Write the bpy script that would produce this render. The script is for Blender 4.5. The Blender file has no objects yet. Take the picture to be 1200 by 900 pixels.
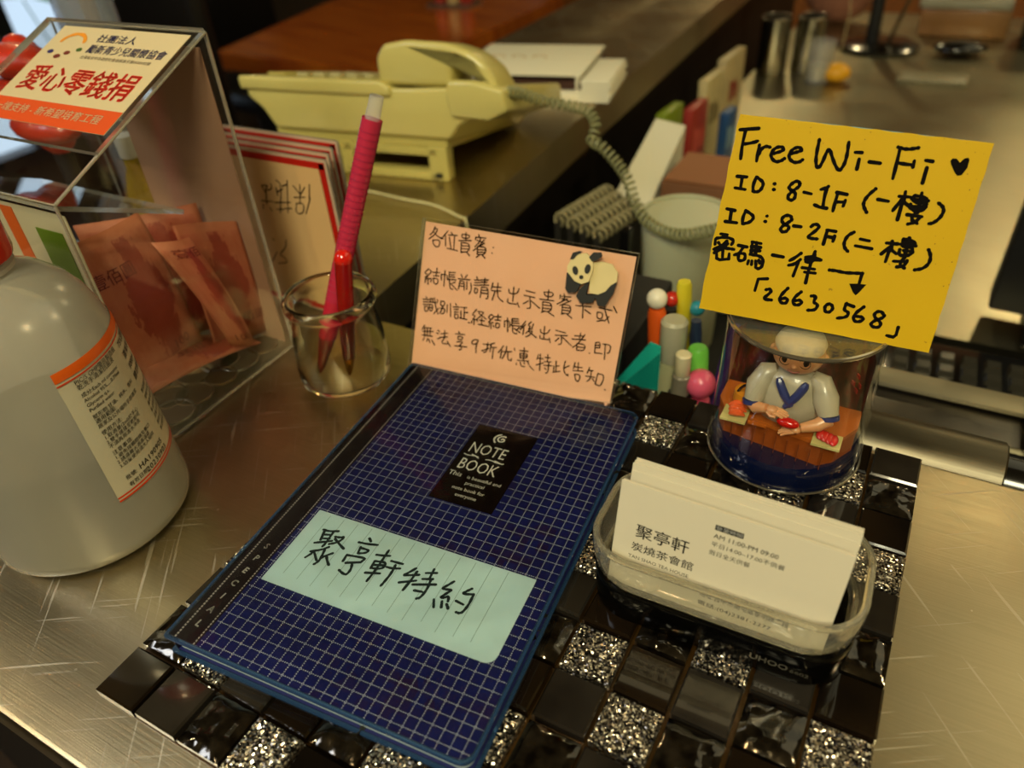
import bpy, bmesh, math, random
from mathutils import Vector, Matrix, noise
random.seed(7)
R = math.radians
SC = bpy.context.scene
COL = SC.collection

# ---------------------------------------------------------------- camera
cam_d = bpy.data.cameras.new('camera'); cam = bpy.data.objects.new('camera', cam_d); COL.objects.link(cam)
cam_d.sensor_width = 36.0
cam_d.lens = 36.0 * 875.656 / 1200.0
cam_d.clip_start = 0.01; cam_d.clip_end = 60
cam.location = (0.1116, -0.2107, 0.2979)
cam.rotation_mode = 'XYZ'
cam.rotation_euler = (0.9212, 0.0608, 0.4997)
cam_d.dof.use_dof = True
cam_d.dof.focus_distance = 0.36
cam_d.dof.aperture_fstop = 6.3
SC.camera = cam

# ---------------------------------------------------------------- world, exposure
w = bpy.data.worlds.new('daylight'); SC.world = w; w.use_nodes = True
bg = w.node_tree.nodes['Background']; bg.inputs[0].default_value = (0.62, 0.80, 1.0, 1); bg.inputs[1].default_value = 1.2
SC.view_settings.view_transform = 'Standard'; SC.view_settings.look = 'None'
SC.view_settings.gamma = 1.0; SC.view_settings.use_curve_mapping = False
SC.view_settings.exposure = -0.08
SC.cycles.max_bounces = 14; SC.cycles.transparent_max_bounces = 24; SC.cycles.transmission_bounces = 12
SC.cycles.glossy_bounces = 6; SC.cycles.diffuse_bounces = 3
SC.cycles.sample_clamp_indirect = 6.0
SC.cycles.blur_glossy = 0.4

# ---------------------------------------------------------------- lamps: ceiling downlights of the room, then added area lights
WARM = (1.0, 0.83, 0.43)
def lamp(name, loc, size, power, color=WARM, aim=None, shape='DISK'):
    d = bpy.data.lights.new(name, 'AREA'); d.shape = shape; d.size = size; d.energy = power; d.color = color
    o = bpy.data.objects.new(name, d); o.location = loc
    if aim is not None:
        o.rotation_euler = (Vector(aim) - Vector(loc)).to_track_quat('-Z', 'Y').to_euler()
    COL.objects.link(o); return o
LAMPS = [(1.45, 0.35, 9), (-0.15, -0.75, 8), (0.62, 3.6, 10), (-2.5, -1.0, 8), (-0.7, 3.6, 12), (1.6, 2.2, 12), (-2.6, 1.3, 8)]
for (lx, ly, lp) in LAMPS:
    lamp('ceiling_downlight_glow', (lx, ly, 1.55), 0.11, lp, aim=(lx, ly, 0))
# added area lights without fixtures: two overhead fills, key and fill behind the camera
def panel(name, loc, sx, sy, power, color):
    o = lamp(name, loc, sx, power, color=color, aim=(loc[0], loc[1], 0), shape='RECTANGLE'); o.data.size_y = sy; o.rotation_euler = (0, 0, 0); return o
panel('added_overhead_fill', (1.02, 1.55, 1.55), 1.15, 1.9, 7.0, (1.0, 0.90, 0.55))  # added overhead light, gives the right-hand steel a bright reflection
panel('added_overhead_fill', (-1.9, 0.8, 1.55), 1.7, 1.5, 0.5, (1.0, 0.80, 0.36))  # added weak overhead light, lifts the steel on the left
lamp('added_front_light', (0.45, -1.25, 1.45), 0.5, 30, color=(1.0, 0.935, 0.62), aim=(0.0, 0.1, 0), shape='SQUARE')  # added key light from behind the camera for the cards and note
lamp('added_front_light', (-1.3, -1.1, 1.45), 0.5, 12, color=(0.90, 0.95, 1.0), aim=(-0.1, 0, 0), shape='SQUARE')  # added cool fill from the left front for the bottle
SIGN_INK="13,840 93,855/38,843 37,776 43,716/49,782 80,791 101,801/112,785 113,745 115,715/117,741 125,772 142,784 161,781/179,756 206,767 223,779 211,790 187,785 170,763 173,738 197,721 220,729 232,741/256,766 283,777 301,787 283,798 261,789 247,765 252,743 275,729 298,734 310,746/359,838 361,777 369,734 383,716 394,742 403,802 413,803 435,762 463,724 476,721 487,755 487,793 481,843/45,637 88,640/68,638 71,586/46,585 93,584/130,646 123,609 129,582/130,646 162,630 168,616 161,589 143,579 129,582/214,627 216,627/217,602 220,602/323,643 313,654 294,646 278,621 287,612 315,601 316,576 302,564 284,574 287,592 307,615 323,630 323,643/348,609 381,606/416,631 432,638 444,648/440,644 438,604 443,554/406,561 435,553 460,554/485,628 529,625/490,627 488,586 488,546/493,587 528,592/528,600 525,574/517,805 544,807/540,779 541,737/583,773 627,773/681,847 703,843 725,844 758,854/689,845 692,772 693,717/693,784 724,782 751,783/757,800 758,774/800,808 827,807/812,779 812,715/637,665 614,635 603,604 608,584 626,562/657,623 701,621/737,648 782,651/757,671 761,627/728,585 741,615 752,641/756,627 756,550/761,627 788,612/798,660 843,659 849,636/794,657 798,633 850,633/788,644 855,646/821,675 827,593/790,622 790,605 824,595 850,609 851,631/792,612 845,618/788,577 847,577/820,595 806,561 837,546/843,576 827,549 801,538/895,643 916,631 925,613 918,583 898,558 883,553/30,486 68,484/52,484 56,429/35,428 88,430/116,491 110,459 114,430/116,491 151,476 159,464 146,441 114,429/213,481 215,481/210,456 214,456/326,482 317,499 292,497 279,475 296,457 323,451 318,429 300,420 285,429 293,451 318,471 326,482/340,456 372,457/415,465 426,480 450,474 442,454 407,415 430,413 454,415/27,368 58,369/8,341 11,316/10,344 53,359 95,350 86,327/25,327 48,304 85,307 101,307/62,339 41,313 10,292/16,276 40,294 70,329/53,294 59,256/27,276 34,244 88,259/85,283 88,259/18,282 28,300/118,329 158,328/142,325 129,291 109,282/129,288 131,258 161,264 159,296 131,294/175,355 217,354/178,355 182,300/196,356 204,298/177,334 219,336/179,315 220,320/180,297 219,298 243,286 246,251 231,235 216,243/179,267 178,250/194,269 196,251/210,272 216,254/224,277 232,265/279,311 328,310/400,340 378,315 359,299/404,312 385,287 359,277/399,300 390,232/423,326 457,334 484,326/458,358 450,278 451,211/426,316 491,325/460,343 459,306 428,306/420,277 475,279/435,259 482,262/483,461 522,460/486,459 484,397/487,433 522,431/522,439 521,416/597,469 575,451 567,418 575,396 593,382/630,444 669,442/617,412 687,410/739,445 785,448/760,456 766,416/731,395 757,430/759,425 756,364/770,417 790,405/794,449 858,452/802,473 802,438 851,444 849,471 802,473/806,459 851,461/823,481 826,437 824,406/799,425 800,402 830,402 854,419 846,438/815,425 843,425/787,372 841,379/830,402 812,363 837,350/840,384 833,357 807,350/911,444 927,419 929,387 911,361 881,350/538,287 567,289 607,286 649,293 678,297/676,295 675,250/238,134 241,188/240,190 282,199/286,147 306,155 313,141 279,100 321,104/381,172 357,134 357,104 380,97 395,111 384,128 362,116/442,166 418,135 418,105 440,101 458,116 447,129 425,121/490,156 513,161 504,129 529,123 522,95 489,88/571,135 558,121 564,96 584,96 596,117 585,134 571,135/646,153 641,119 666,113 662,90 624,77/643,150 679,143/721,150 693,115 690,84 710,75 733,89 729,103 706,102/813,128 795,146 772,134 774,113 809,94 808,72 783,66 766,78 781,99 810,116 813,128/883,87 883,39 846,41"
SIGN_FILL="892,818 898,829 913,830 930,816 940,833 954,840 962,832 963,799 950,767 934,762 920,775 898,805/634,242 666,248 706,251 685,210 674,194 660,205 640,233"
NOTE_INK="80,896 69,861 51,842/73,880 101,887 82,847 46,815/69,866 100,839 141,830/72,808 84,778 117,773 122,822 72,811/166,884 140,846 125,827/153,853 160,791/187,879 197,868/172,859 228,865/179,847 198,781/212,855 216,779/173,777 242,773/260,878 260,854 307,859 310,881 260,878/284,892 287,843/243,836 323,849/261,828 265,771/261,826 314,832 318,777 265,771/263,808 313,813/265,790 315,795/285,772 266,766/301,774 323,757/367,892 371,882/350,876 349,858/353,874 416,879/358,857 398,850/383,879 376,847 352,817/406,867 369,814 344,792/409,847 384,827/368,820 371,773/368,820 423,826 424,779 374,773/371,802 420,807/373,786 422,793/386,770 368,754/402,775 424,758/468,831 470,830/465,796 467,795/66,631 35,598 70,593 45,561 90,572/73,626 89,613 46,573/66,576 71,533/50,540 50,562/87,552 91,564/97,614 140,619/120,645 120,596/100,593 140,597/101,577 111,543 134,544 136,580 101,577/152,613 157,576/153,610 193,615 196,583/175,638 178,539/204,635 207,590/205,633 244,637/207,617 240,622/208,604 242,608/199,586 253,593/210,585 220,532 240,531/251,579 230,567/219,565 269,530/282,633 295,616/324,637 312,617/268,603 345,609/281,592 276,540/281,592 309,595 314,538/280,576 309,578/280,559 311,562/326,595 330,547/353,589 363,553 350,521/386,635 393,625/375,614 417,619/377,598 413,604/374,582 415,587/384,565 382,535 400,532 404,563 384,565/414,621 463,629/418,608 457,614/415,589 470,598/440,636 442,594/425,577 425,513/425,577 469,583 476,514 462,511/427,559 469,564/430,541 471,545/495,617 490,576/493,592 553,599/528,622 529,572/491,568 551,576/516,570 504,511/529,572 541,531 574,513/601,596 607,570 656,576 665,610/631,614 636,527/604,537 602,510 665,514/666,525 681,498/66,452 72,445/47,432 88,437/52,417 87,421/54,400 86,404/64,388 67,358 88,359 87,392 64,388/93,446 116,448/90,421 147,429/99,445 98,422/111,444 116,426/94,408 99,367 119,368 117,409 94,408/96,386 117,390/124,455 135,407 159,356/160,395 130,353/142,447 149,440/169,441 170,413 196,415 195,446 169,441/172,397 203,400 199,366 181,363/185,411 181,388 170,363/215,427 218,378/234,439 246,356/268,445 275,436/256,421 293,426/264,406 292,410/266,390 294,394/270,377 273,350 296,351 296,379 270,377/304,427 347,433/330,430 336,362/334,400 356,403/310,404 315,361/307,359 356,357/370,342 375,339/367,340 372,343/412,434 383,393 412,393 388,360 426,373/404,369 405,336/391,356 387,341/421,367 428,360/422,422 464,427 445,399 420,372/429,413 482,384/452,389 455,346/438,370 472,371/433,342 493,342/711,607 768,603/703,577 772,575/740,569 756,506 732,501/734,548 705,525/752,551 810,516/824,619 833,595 877,597 884,627 824,619/850,635 853,581/804,572 891,577/824,559 830,502/824,559 882,561 885,507 830,502/830,540 882,544/830,520 884,524/847,505 825,493/865,503 906,485/947,630 952,616/925,620 926,597/927,612 992,618/937,600 979,593/958,615 940,580/971,603 914,561/995,596 933,556/948,567 951,513/949,565 1000,568 1003,515 951,513/948,547 1000,551/951,531 1000,534/963,510 949,507/986,511 1018,492/1066,620 1069,581/1069,601 1114,604/1028,574 1121,582/1073,576 1082,507/1087,559 1125,541/1171,586 1250,584/1197,616 1211,568 1244,506/1237,545 1215,512/1164,559 1168,520 1199,523 1198,560 1164,559/1171,504 1208,517/1254,610 1279,576/511,420 491,397 515,388 496,359 529,371/517,418 532,410 500,371/515,368 520,331/502,338 506,353/531,355 538,345/535,411 576,417/555,428 557,393/540,390 576,394/548,372 549,342 572,344 573,374 548,372/601,396 606,359/604,397 637,400 639,365/618,418 630,333/648,421 651,378/648,419 689,425/647,405 691,412/649,392 698,399/643,377 712,382/657,377 663,331 691,331/702,372 683,352/671,360 712,341/77,267 62,236/76,250 126,257/67,225 140,237/66,200 137,205/79,248 85,197/97,251 102,201/117,255 120,202/76,164 83,186/103,164 107,185/125,160 116,181/158,152 137,179/171,251 183,245/164,233 179,230/174,195 191,204/193,233 239,245/217,260 220,210/188,207 239,222/220,210 201,172 247,176/242,192 267,163/312,271 319,258/291,252 354,259/310,239 310,219 341,223 344,243 310,239/306,202 351,214 329,184/295,174 378,182/334,185 346,162 327,152/443,243 415,238 403,213 425,206 450,233 443,243/446,238 437,197 443,156/483,223 531,227/512,238 512,179 493,169/480,178 523,203/533,233 557,244/536,234 534,183/536,212 572,218/553,212 554,142/617,239 590,189/610,210 606,156/620,201 675,212/637,238 639,205 618,153/650,207 654,157 681,152 678,168/688,237 693,224/736,419 711,379/738,399 708,361/730,377 730,335/771,423 751,396 775,394 755,370 783,381/787,412 782,387/767,369 746,345/765,363 794,369 766,331 749,324/762,360 817,332/836,386 842,364 883,369 893,397/859,411 864,338/839,348 838,330 903,334/898,345 908,318/931,401 993,396/933,370 1007,381/971,371 981,324 962,317/958,357 939,333/981,365 1043,324/1052,390 1109,399/1086,414 1084,373/1038,367 1121,377/1113,408 1082,347 1052,317/1074,345 1078,305/1074,345 1125,350 1126,309 1078,305/1077,325 1123,329/1157,302 1161,301/1185,373 1190,310/1185,373 1212,382 1215,347/1185,356 1212,363/1187,342 1215,347/1190,310 1235,314/1230,374 1281,378 1278,328 1265,323/1245,374 1255,283/724,230 778,235/751,253 756,173/729,213 734,183/729,213 777,218 778,190 734,183/732,198 776,203/718,165 790,174/715,146 716,137/738,157 747,132 771,134/762,159 766,151/784,173 796,151/803,144 831,122/848,228 841,197/846,204 881,208/859,233 869,130/843,161 885,182/891,219 923,223/906,240 910,193/889,192 933,198/890,168 940,175/919,192 923,127 909,121/898,152 908,145/964,210 971,146/954,178 957,140/969,178 986,185/952,136 997,151/1021,222 1016,179 1027,146 1054,130 1048,144/1048,198 1017,174/1082,226 1077,186/1081,199 1130,203/1102,230 1107,181/1076,174 1139,182/1091,153 1103,114 1122,109 1129,156 1091,153/1175,213 1166,176/1175,195 1200,198/1161,156 1216,159/1189,195 1192,145 1172,123/1203,148 1217,133/1231,189 1226,117/1231,186 1274,187 1262,107 1225,120/1289,96 1293,94"
LABEL_INK="-455,-313 -426,-313 -377,-295/-444,-320 -429,-374/-398,-306 -392,-389 -395,-407/-428,-338 -395,-328/-420,-361 -390,-353/-447,-401 -400,-377 -372,-360/-372,-331 -345,-327 -328,-314 -329,-335 -341,-360 -372,-381/-364,-343 -325,-363 -288,-380/-363,-398 -390,-428 -432,-453/-374,-411 -363,-451 -356,-488 -368,-512/-432,-453 -415,-455 -433,-493/-409,-453 -371,-488/-360,-473 -348,-451 -322,-424/-337,-452 -319,-473 -298,-490/-204,-278 -187,-292/-240,-318 -194,-312 -143,-299/-215,-340 -206,-379/-212,-345 -162,-342 -171,-363 -204,-379/-251,-405 -247,-445/-249,-407 -153,-389 -158,-405 -162,-420/-228,-449 -162,-420/-199,-438 -183,-469 -183,-504 -198,-510 -234,-497/-116,-353 -84,-346 -50,-335/-74,-308 -72,-366 -70,-436 -74,-504/-103,-389 -98,-431/-103,-389 -43,-374 -42,-417 -97,-431/-100,-412 -45,-394/-107,-464 -40,-443/-28,-359 4,-357 33,-355/-30,-398 -1,-396 34,-383/3,-372 10,-421 6,-475 2,-502/105,-354 89,-382 73,-406/74,-409 106,-396 137,-382/119,-370 117,-431 111,-485/72,-454 141,-416/188,-327 193,-380/162,-361 210,-342/164,-397 209,-380/137,-441 237,-402/204,-392 213,-440 207,-492 193,-502/161,-467 198,-461/308,-356 290,-386 273,-411 301,-407 323,-399 303,-434 290,-459 308,-452 325,-435 333,-462/269,-477 288,-514/308,-472 320,-502/335,-478 351,-496/403,-362 386,-384 372,-404 424,-387/425,-389 429,-444 422,-488 411,-500 394,-500/366,-447 406,-453"
FRAME_INK="867,1057 835,947/845,954 769,827/701,894 776,906 744,823 668,811 701,894/691,937 798,954/778,1044 735,899/816,1029 753,959/710,1026 751,978/557,1044 599,1025 514,792/534,952 603,988/481,866 644,892/665,1059 593,805/569,834 638,845/489,815 558,826/601,1006 655,1027/537,985 534,926/431,963 397,840/353,860 466,871/361,834 349,799/423,818 434,793/496,1008 495,972 444,952 433,970 466,994 397,984/397,984 416,935/496,571 475,504 377,428 435,417 456,375 352,349/361,560 373,546/249,336 278,342 366,447"

# ---------------------------------------------------------------- materials
def rgb(h):
    if isinstance(h, str):
        v = [int(h[i:i+2], 16) / 255 for i in (0, 2, 4)]
        return tuple(c / 12.92 if c <= 0.04045 else ((c + 0.055) / 1.055) ** 2.4 for c in v) + (1,)
    return tuple(h) + (1,) if len(h) == 3 else h
MATS = {}
class NT:
    def __init__(s, name):
        s.m = bpy.data.materials.new(name); s.m.use_nodes = True; s.t = s.m.node_tree; s.t.nodes.clear()
        s.out = s.n('ShaderNodeOutputMaterial')
    def n(s, typ, **kw):
        nd = s.t.nodes.new(typ)
        for k, v in kw.items():
            if k == 'inp':
                for a, b in v.items():
                    if isinstance(b, bpy.types.NodeSocket): s.t.links.new(b, nd.inputs[a])
                    else: nd.inputs[a].default_value = b
            else: setattr(nd, k, v)
        return nd
    def math(s, op, a, b=None, c=None):
        nd = s.n('ShaderNodeMath', operation=op)
        for i, v in enumerate((a, b, c)):
            if v is None: continue
            if isinstance(v, bpy.types.NodeSocket): s.t.links.new(v, nd.inputs[i])
            else: nd.inputs[i].default_value = v
        return nd.outputs[0]
    def mix(s, f, a, b):
        nd = s.n('ShaderNodeMix', data_type='RGBA')
        for i, v in ((0, f), (6, a), (7, b)):
            if isinstance(v, bpy.types.NodeSocket): s.t.links.new(v, nd.inputs[i])
            else: nd.inputs[i].default_value = v
        return nd.outputs[2]
    def coord(s, kind='Object'): return s.n('ShaderNodeTexCoord').outputs[kind]
    def noise(s, vec, scale, detail=3, rough=0.5, out=0):
        return s.n('ShaderNodeTexNoise', inp={'Vector': vec, 'Scale': scale, 'Detail': detail, 'Roughness': rough}).outputs[out]
    def ramp(s, f, stops):
        nd = s.n('ShaderNodeValToRGB', inp={0: f}); e = nd.color_ramp.elements
        while len(e) < len(stops): e.new(0.5)
        for i, (p, c) in enumerate(stops): e[i].position = p; e[i].color = c if len(c) == 4 else tuple(c) + (1,)
        return nd.outputs[0]
    def mapv(s, vec, scale=(1, 1, 1), rot=(0, 0, 0)):
        if any(rot): vec = s.n('ShaderNodeMapping', inp={'Vector': vec, 'Rotation': rot}).outputs[0]; rot = (0, 0, 0)
        return s.n('ShaderNodeMapping', inp={'Vector': vec, 'Scale': scale, 'Rotation': rot}).outputs[0]
    def bump(s, h, strength=0.2, dist=0.001):
        return s.n('ShaderNodeBump', inp={'Height': h, 'Strength': strength, 'Distance': dist}).outputs[0]
    def bsdf(s, **inp):
        d = {}
        for k, v in inp.items(): d[k.replace('_', ' ')] = v
        return s.n('ShaderNodeBsdfPrincipled', inp=d)
    def end(s, sh):
        s.t.links.new(sh if isinstance(sh, bpy.types.NodeSocket) else sh.outputs[0], s.out.inputs[0]); MATS[s.m.name] = s.m; return s.m
def plain(name, col, rough=0.5, metal=0.0, coat=0.0, vary=0.0, trans=0.0, ior=1.45, spec=0.5, sss=0.0, emit=0.0):
    if name in MATS: return MATS[name]
    t = NT(name); c = rgb(col)
    b = t.bsdf(Base_Color=c, Roughness=rough, Metallic=metal, Coat_Weight=coat, Transmission_Weight=trans, IOR=ior, Specular_IOR_Level=spec)
    if sss: b.inputs['Subsurface Weight'].default_value = sss; b.inputs['Subsurface Scale'].default_value = 0.004
    if emit: b.inputs['Emission Color'].default_value = c; b.inputs['Emission Strength'].default_value = emit
    if vary:
        nz = t.noise(t.coord(), 60, 4)
        dk = tuple(x * (1 - vary) for x in c[:3]) + (1,); lt = tuple(min(1, x * (1 + vary)) for x in c[:3]) + (1,)
        t.t.links.new(t.mix(nz, dk, lt), b.inputs['Base Color'])
    return t.end(b)
def clear(name, tint=(0.97, 0.97, 0.96), gloss=1.0, rough=0.02, ior=1.49, haze=0.0, hazecol=(0.8, 0.8, 0.8)):
    """thin clear plastic sheet: sees through, reflects by fresnel"""
    t = NT(name)
    tr = t.n('ShaderNodeBsdfTransparent', inp={0: rgb(tint)}).outputs[0]
    if haze:
        df = t.n('ShaderNodeBsdfDiffuse', inp={0: rgb(hazecol)}).outputs[0]
        tr = t.n('ShaderNodeMixShader', inp={0: haze, 1: tr, 2: df}).outputs[0]
    gl = t.n('ShaderNodeBsdfGlossy', inp={'Color': (1, 1, 1, 1), 'Roughness': rough}).outputs[0]
    fr = t.n('ShaderNodeFresnel', inp={'IOR': ior}).outputs[0]
    if gloss != 1.0: fr = t.math('MULTIPLY', fr, gloss)
    # the same reflection on either side of the sheet
    lw = t.n('ShaderNodeLayerWeight', inp={'Blend': 0.12}).outputs[1]
    geo = t.n('ShaderNodeNewGeometry').outputs['Backfacing']
    f = t.n('ShaderNodeMix', data_type='FLOAT', inp={0: geo, 2: fr, 3: t.math('MULTIPLY', lw, 0.5)}).outputs[0]
    return t.end(t.n('ShaderNodeMixShader', inp={0: f, 1: tr, 2: gl}).outputs[0])

def steel(name, base=(0.56, 0.51, 0.44), rough=0.27, scale=1.0, rot=0.0, bump=0.25, scratches=True):
    t = NT(name); co = t.coord()
    br = t.noise(t.mapv(co, (14 * scale, 1300 * scale, 14 * scale), (0, 0, rot)), 1.0, 4, 0.6)
    bl = t.noise(co, 7, 3, 0.55)
    ht = br
    rg = t.math('ADD', t.math('MULTIPLY', br, 0.10), t.math('MULTIPLY_ADD', bl, 0.20, rough - 0.12))
    colr = t.mix(t.noise(co, 11, 5, 0.65), rgb(tuple(x * 0.80 for x in base)), rgb(base))
    colr = t.mix(t.math('MULTIPLY', t.math('SUBTRACT', br, 0.35), 0.9), colr, rgb(tuple(x * 0.62 for x in base)))
    if scratches:
        # long hairline scratches in two directions and small dents
        s1 = t.noise(t.mapv(co, (9, 420, 1), (0, 0, 0.9)), 1.0, 2, 0.5)
        s2 = t.noise(t.mapv(co, (11, 480, 1), (0, 0, -0.55)), 1.0, 2, 0.5)
        m1 = t.math('GREATER_THAN', s1, 0.665); m2 = t.math('GREATER_THAN', s2, 0.675)
        sc = t.math('MAXIMUM', m1, m2)
        colr = t.mix(t.math('MULTIPLY', sc, 0.35), colr, rgb((0.85, 0.80, 0.70)))
        rg = t.math('ADD', rg, t.math('MULTIPLY', sc, 0.12))
        vo = t.n('ShaderNodeTexVoronoi', inp={'Vector': co, 'Scale': 55.0, 'Randomness': 1.0}).outputs[0]
        sp = t.math('LESS_THAN', vo, 0.045)
        colr = t.mix(t.math('MULTIPLY', sp, 0.6), colr, rgb((0.85, 0.78, 0.62)))
    b = t.bsdf(Base_Color=colr, Metallic=1.0, Roughness=rg, Normal=t.bump(ht, bump, 0.0006), Anisotropic=0.3)
    return t.end(b)
STEEL = steel('brushed_steel', (0.58, 0.49, 0.31), 0.30, 1.0, 0.0, 0.12)
STEEL2 = steel('kitchen_steel', (0.46, 0.42, 0.28), 0.30, 0.4, 0.3, 0.2, False)
DARKSTEEL = steel('dark_steel', (0.20, 0.18, 0.15), 0.32, 1.0, 0, 0.2, False)
ACR = clear('clear_acrylic')
ACRE = plain('acrylic_edge', (0.72, 0.70, 0.60), 0.12, trans=0.75, spec=0.8)
PVC = None
def pvc():
    t = NT('soft_clear_cover'); co = t.coord()
    nz = t.noise(co, 26, 3, 0.5); n = t.bump(nz, 0.5, 0.0022)
    tr = t.n('ShaderNodeBsdfTransparent', inp={0: (0.93, 0.95, 0.97, 1)}).outputs[0]
    gl = t.n('ShaderNodeBsdfGlossy', inp={'Color': (1, 1, 1, 1), 'Roughness': 0.10, 'Normal': n}).outputs[0]
    fr = t.n('ShaderNodeFresnel', inp={'IOR': 1.42, 'Normal': n}).outputs[0]
    return t.end(t.n('ShaderNodeMixShader', inp={0: fr, 1: tr, 2: gl}).outputs[0])
PVC = pvc()
INK = plain('black_marker_ink', '0a0705', 0.85, spec=0.1)
PENINK = plain('thin_pen_ink', '24170f', 0.9, spec=0.1)
BLUEINK = plain('grey_felt_pen_ink', '222d30', 0.9, spec=0.1)
BLACKP = plain('black_plastic', '0b0a09', 0.18, coat=0.4)
BLACKM = plain('matt_black', '0c0b0a', 0.6)
WHITE = plain('white_print', 'e8e6dc', 0.6)

# ---------------------------------------------------------------- mesh builder
class MB:
    def __init__(s): s.v = []; s.f = []; s.mi = []; s.sm = []
    def add(s, vs, fs, mi=0, smooth=False, M=None):
        o = len(s.v)
        s.v += [tuple(M @ Vector(v)) if M else tuple(v) for v in vs]
        for f in fs: s.f.append([i + o for i in f]); s.mi.append(mi); s.sm.append(smooth)
        return s
    def box(s, c, d, mi=0, M=None, bev=0.0, seg=2):
        if bev:
            bm = bmesh.new(); bmesh.ops.create_cube(bm, size=1)
            for v in bm.verts: v.co = Vector((v.co.x * d[0] + c[0], v.co.y * d[1] + c[1], v.co.z * d[2] + c[2]))
            bmesh.ops.bevel(bm, geom=bm.edges[:], offset=bev, segments=seg, affect='EDGES', profile=0.5)
            bm.verts.index_update(); vs = [v.co.copy() for v in bm.verts]; fs = [[v.index for v in f.verts] for f in bm.faces]; bm.free()
            return s.add(vs, fs, mi, True, M)
        x, y, z = (a / 2 for a in d)
        vs = [(c[0] + i * x, c[1] + j * y, c[2] + k * z) for i in (-1, 1) for j in (-1, 1) for k in (-1, 1)]
        return s.add(vs, [(0, 1, 3, 2), (4, 6, 7, 5), (0, 4, 5, 1), (2, 3, 7, 6), (0, 2, 6, 4), (1, 5, 7, 3)], mi, False, M)
    def prism(s, poly, z0, z1, mi=0, M=None, side_mi=None, smooth=False):
        n = len(poly); vs = [(p[0], p[1], z0) for p in poly] + [(p[0], p[1], z1) for p in poly]
        s.add(vs, [list(range(n))[::-1], list(range(n, 2 * n))], mi, False, M)
        return s.add(vs, [(i, (i + 1) % n, (i + 1) % n + n, i + n) for i in range(n)], mi if side_mi is None else side_mi, smooth, M)
    def lathe(s, prof, c=(0, 0, 0), n=40, mi=0, M=None, sx=1, sy=1, closed=False, smooth=True):
        vs = []; fs = []
        for (r, z) in prof:
            for k in range(n):
                a = 2 * math.pi * k / n; vs.append((c[0] + r * sx * math.cos(a), c[1] + r * sy * math.sin(a), c[2] + z))
        m = len(prof)
        for i in range(m if closed else m - 1):
            for k in range(n):
                a, b = i * n + k, i * n + (k + 1) % n; j = (i + 1) % m
                fs.append((a, b, j * n + (k + 1) % n, j * n + k))
        if not closed:
            if prof[0][0] > 1e-6: fs.append(list(range(n))[::-1])
            if prof[-1][0] > 1e-6: fs.append([(m - 1) * n + k for k in range(n)])
        return s.add(vs, fs, mi, smooth, M)
    def tube(s, path, r, n=8, mi=0, M=None, cap=True):
        P = [Vector(p) for p in path]; m = len(P); rr = r if isinstance(r, (list, tuple)) else [r] * m
        vs = []; up = None
        for i, p in enumerate(P):
            t = (P[min(i + 1, m - 1)] - P[max(i - 1, 0)]).normalized()
            if up is None: up = t.orthogonal().normalized()
            up = (up - t * up.dot(t)); up = up.normalized() if up.length > 1e-6 else t.orthogonal().normalized()
            q = t.cross(up)
            for k in range(n):
                a = 2 * math.pi * k / n; vs.append(p + (up * math.cos(a) + q * math.sin(a)) * rr[i])
        fs = [(i * n + k, i * n + (k + 1) % n, (i + 1) * n + (k + 1) % n, (i + 1) * n + k) for i in range(m - 1) for k in range(n)]
        if cap: fs += [list(range(n))[::-1], [(m - 1) * n + k for k in range(n)]]
        return s.add(vs, fs, mi, True, M)
    def ball(s, c, r, mi=0, M=None, n=16, m=10):
        rx, ry, rz = r if isinstance(r, (tuple, list)) else (r, r, r)
        vs = []; fs = []
        for i in range(m + 1):
            a = math.pi * i / m
            for k in range(n):
                b = 2 * math.pi * k / n; vs.append((c[0] + rx * math.sin(a) * math.cos(b), c[1] + ry * math.sin(a) * math.sin(b), c[2] - rz * math.cos(a)))
        for i in range(m):
            for k in range(n): fs.append((i * n + k, i * n + (k + 1) % n, (i + 1) * n + (k + 1) % n, (i + 1) * n + k))
        return s.add(vs, fs, mi, True, M)
    def build(s, name, mats, parent=None, loc=None, label=None, kind=None):
        me = bpy.data.meshes.new(name); me.from_pydata(s.v, [], s.f)
        for m in (mats if isinstance(mats, (list, tuple)) else [mats]): me.materials.append(m)
        me.polygons.foreach_set('material_index', s.mi); me.polygons.foreach_set('use_smooth', s.sm)
        me.validate(); me.update()
        if any(s.sm):
            bm = bmesh.new(); bm.from_mesh(me); bmesh.ops.remove_doubles(bm, verts=bm.verts, dist=1e-6)
            bmesh.ops.recalc_face_normals(bm, faces=bm.faces)
            bm.to_mesh(me); bm.free()
            try: me.set_sharp_from_angle(angle=R(40))
            except Exception: pass
        o = bpy.data.objects.new(name, me); COL.objects.link(o)
        if parent: o.parent = parent
        if loc: o.location = loc
        if label: o['label'] = label
        if kind: o['kind'] = kind
        return o
def thing(name, label, cat, loc=(0, 0, 0), rz=0.0, group=None):
    o = bpy.data.objects.new(name, None); o.empty_display_size = 0.02; COL.objects.link(o)
    o.location = loc; o.rotation_euler = (0, 0, rz); o['label'] = label; o['category'] = cat
    if group: o['group'] = group
    return o
def tag(o, label, cat, group=None, kind=None):
    if label: o['label'] = label
    if cat: o['category'] = cat
    if group: o['group'] = group
    if kind: o['kind'] = kind
    return o
def frame(o, x, y):
    """matrix from an origin, an x direction and an approximate y direction"""
    x = Vector(x).normalized(); y = Vector(y); z = x.cross(y).normalized(); y = z.cross(x)
    M = Matrix((x, y, z)).transposed().to_4x4(); M.translation = Vector(o); return M
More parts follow.
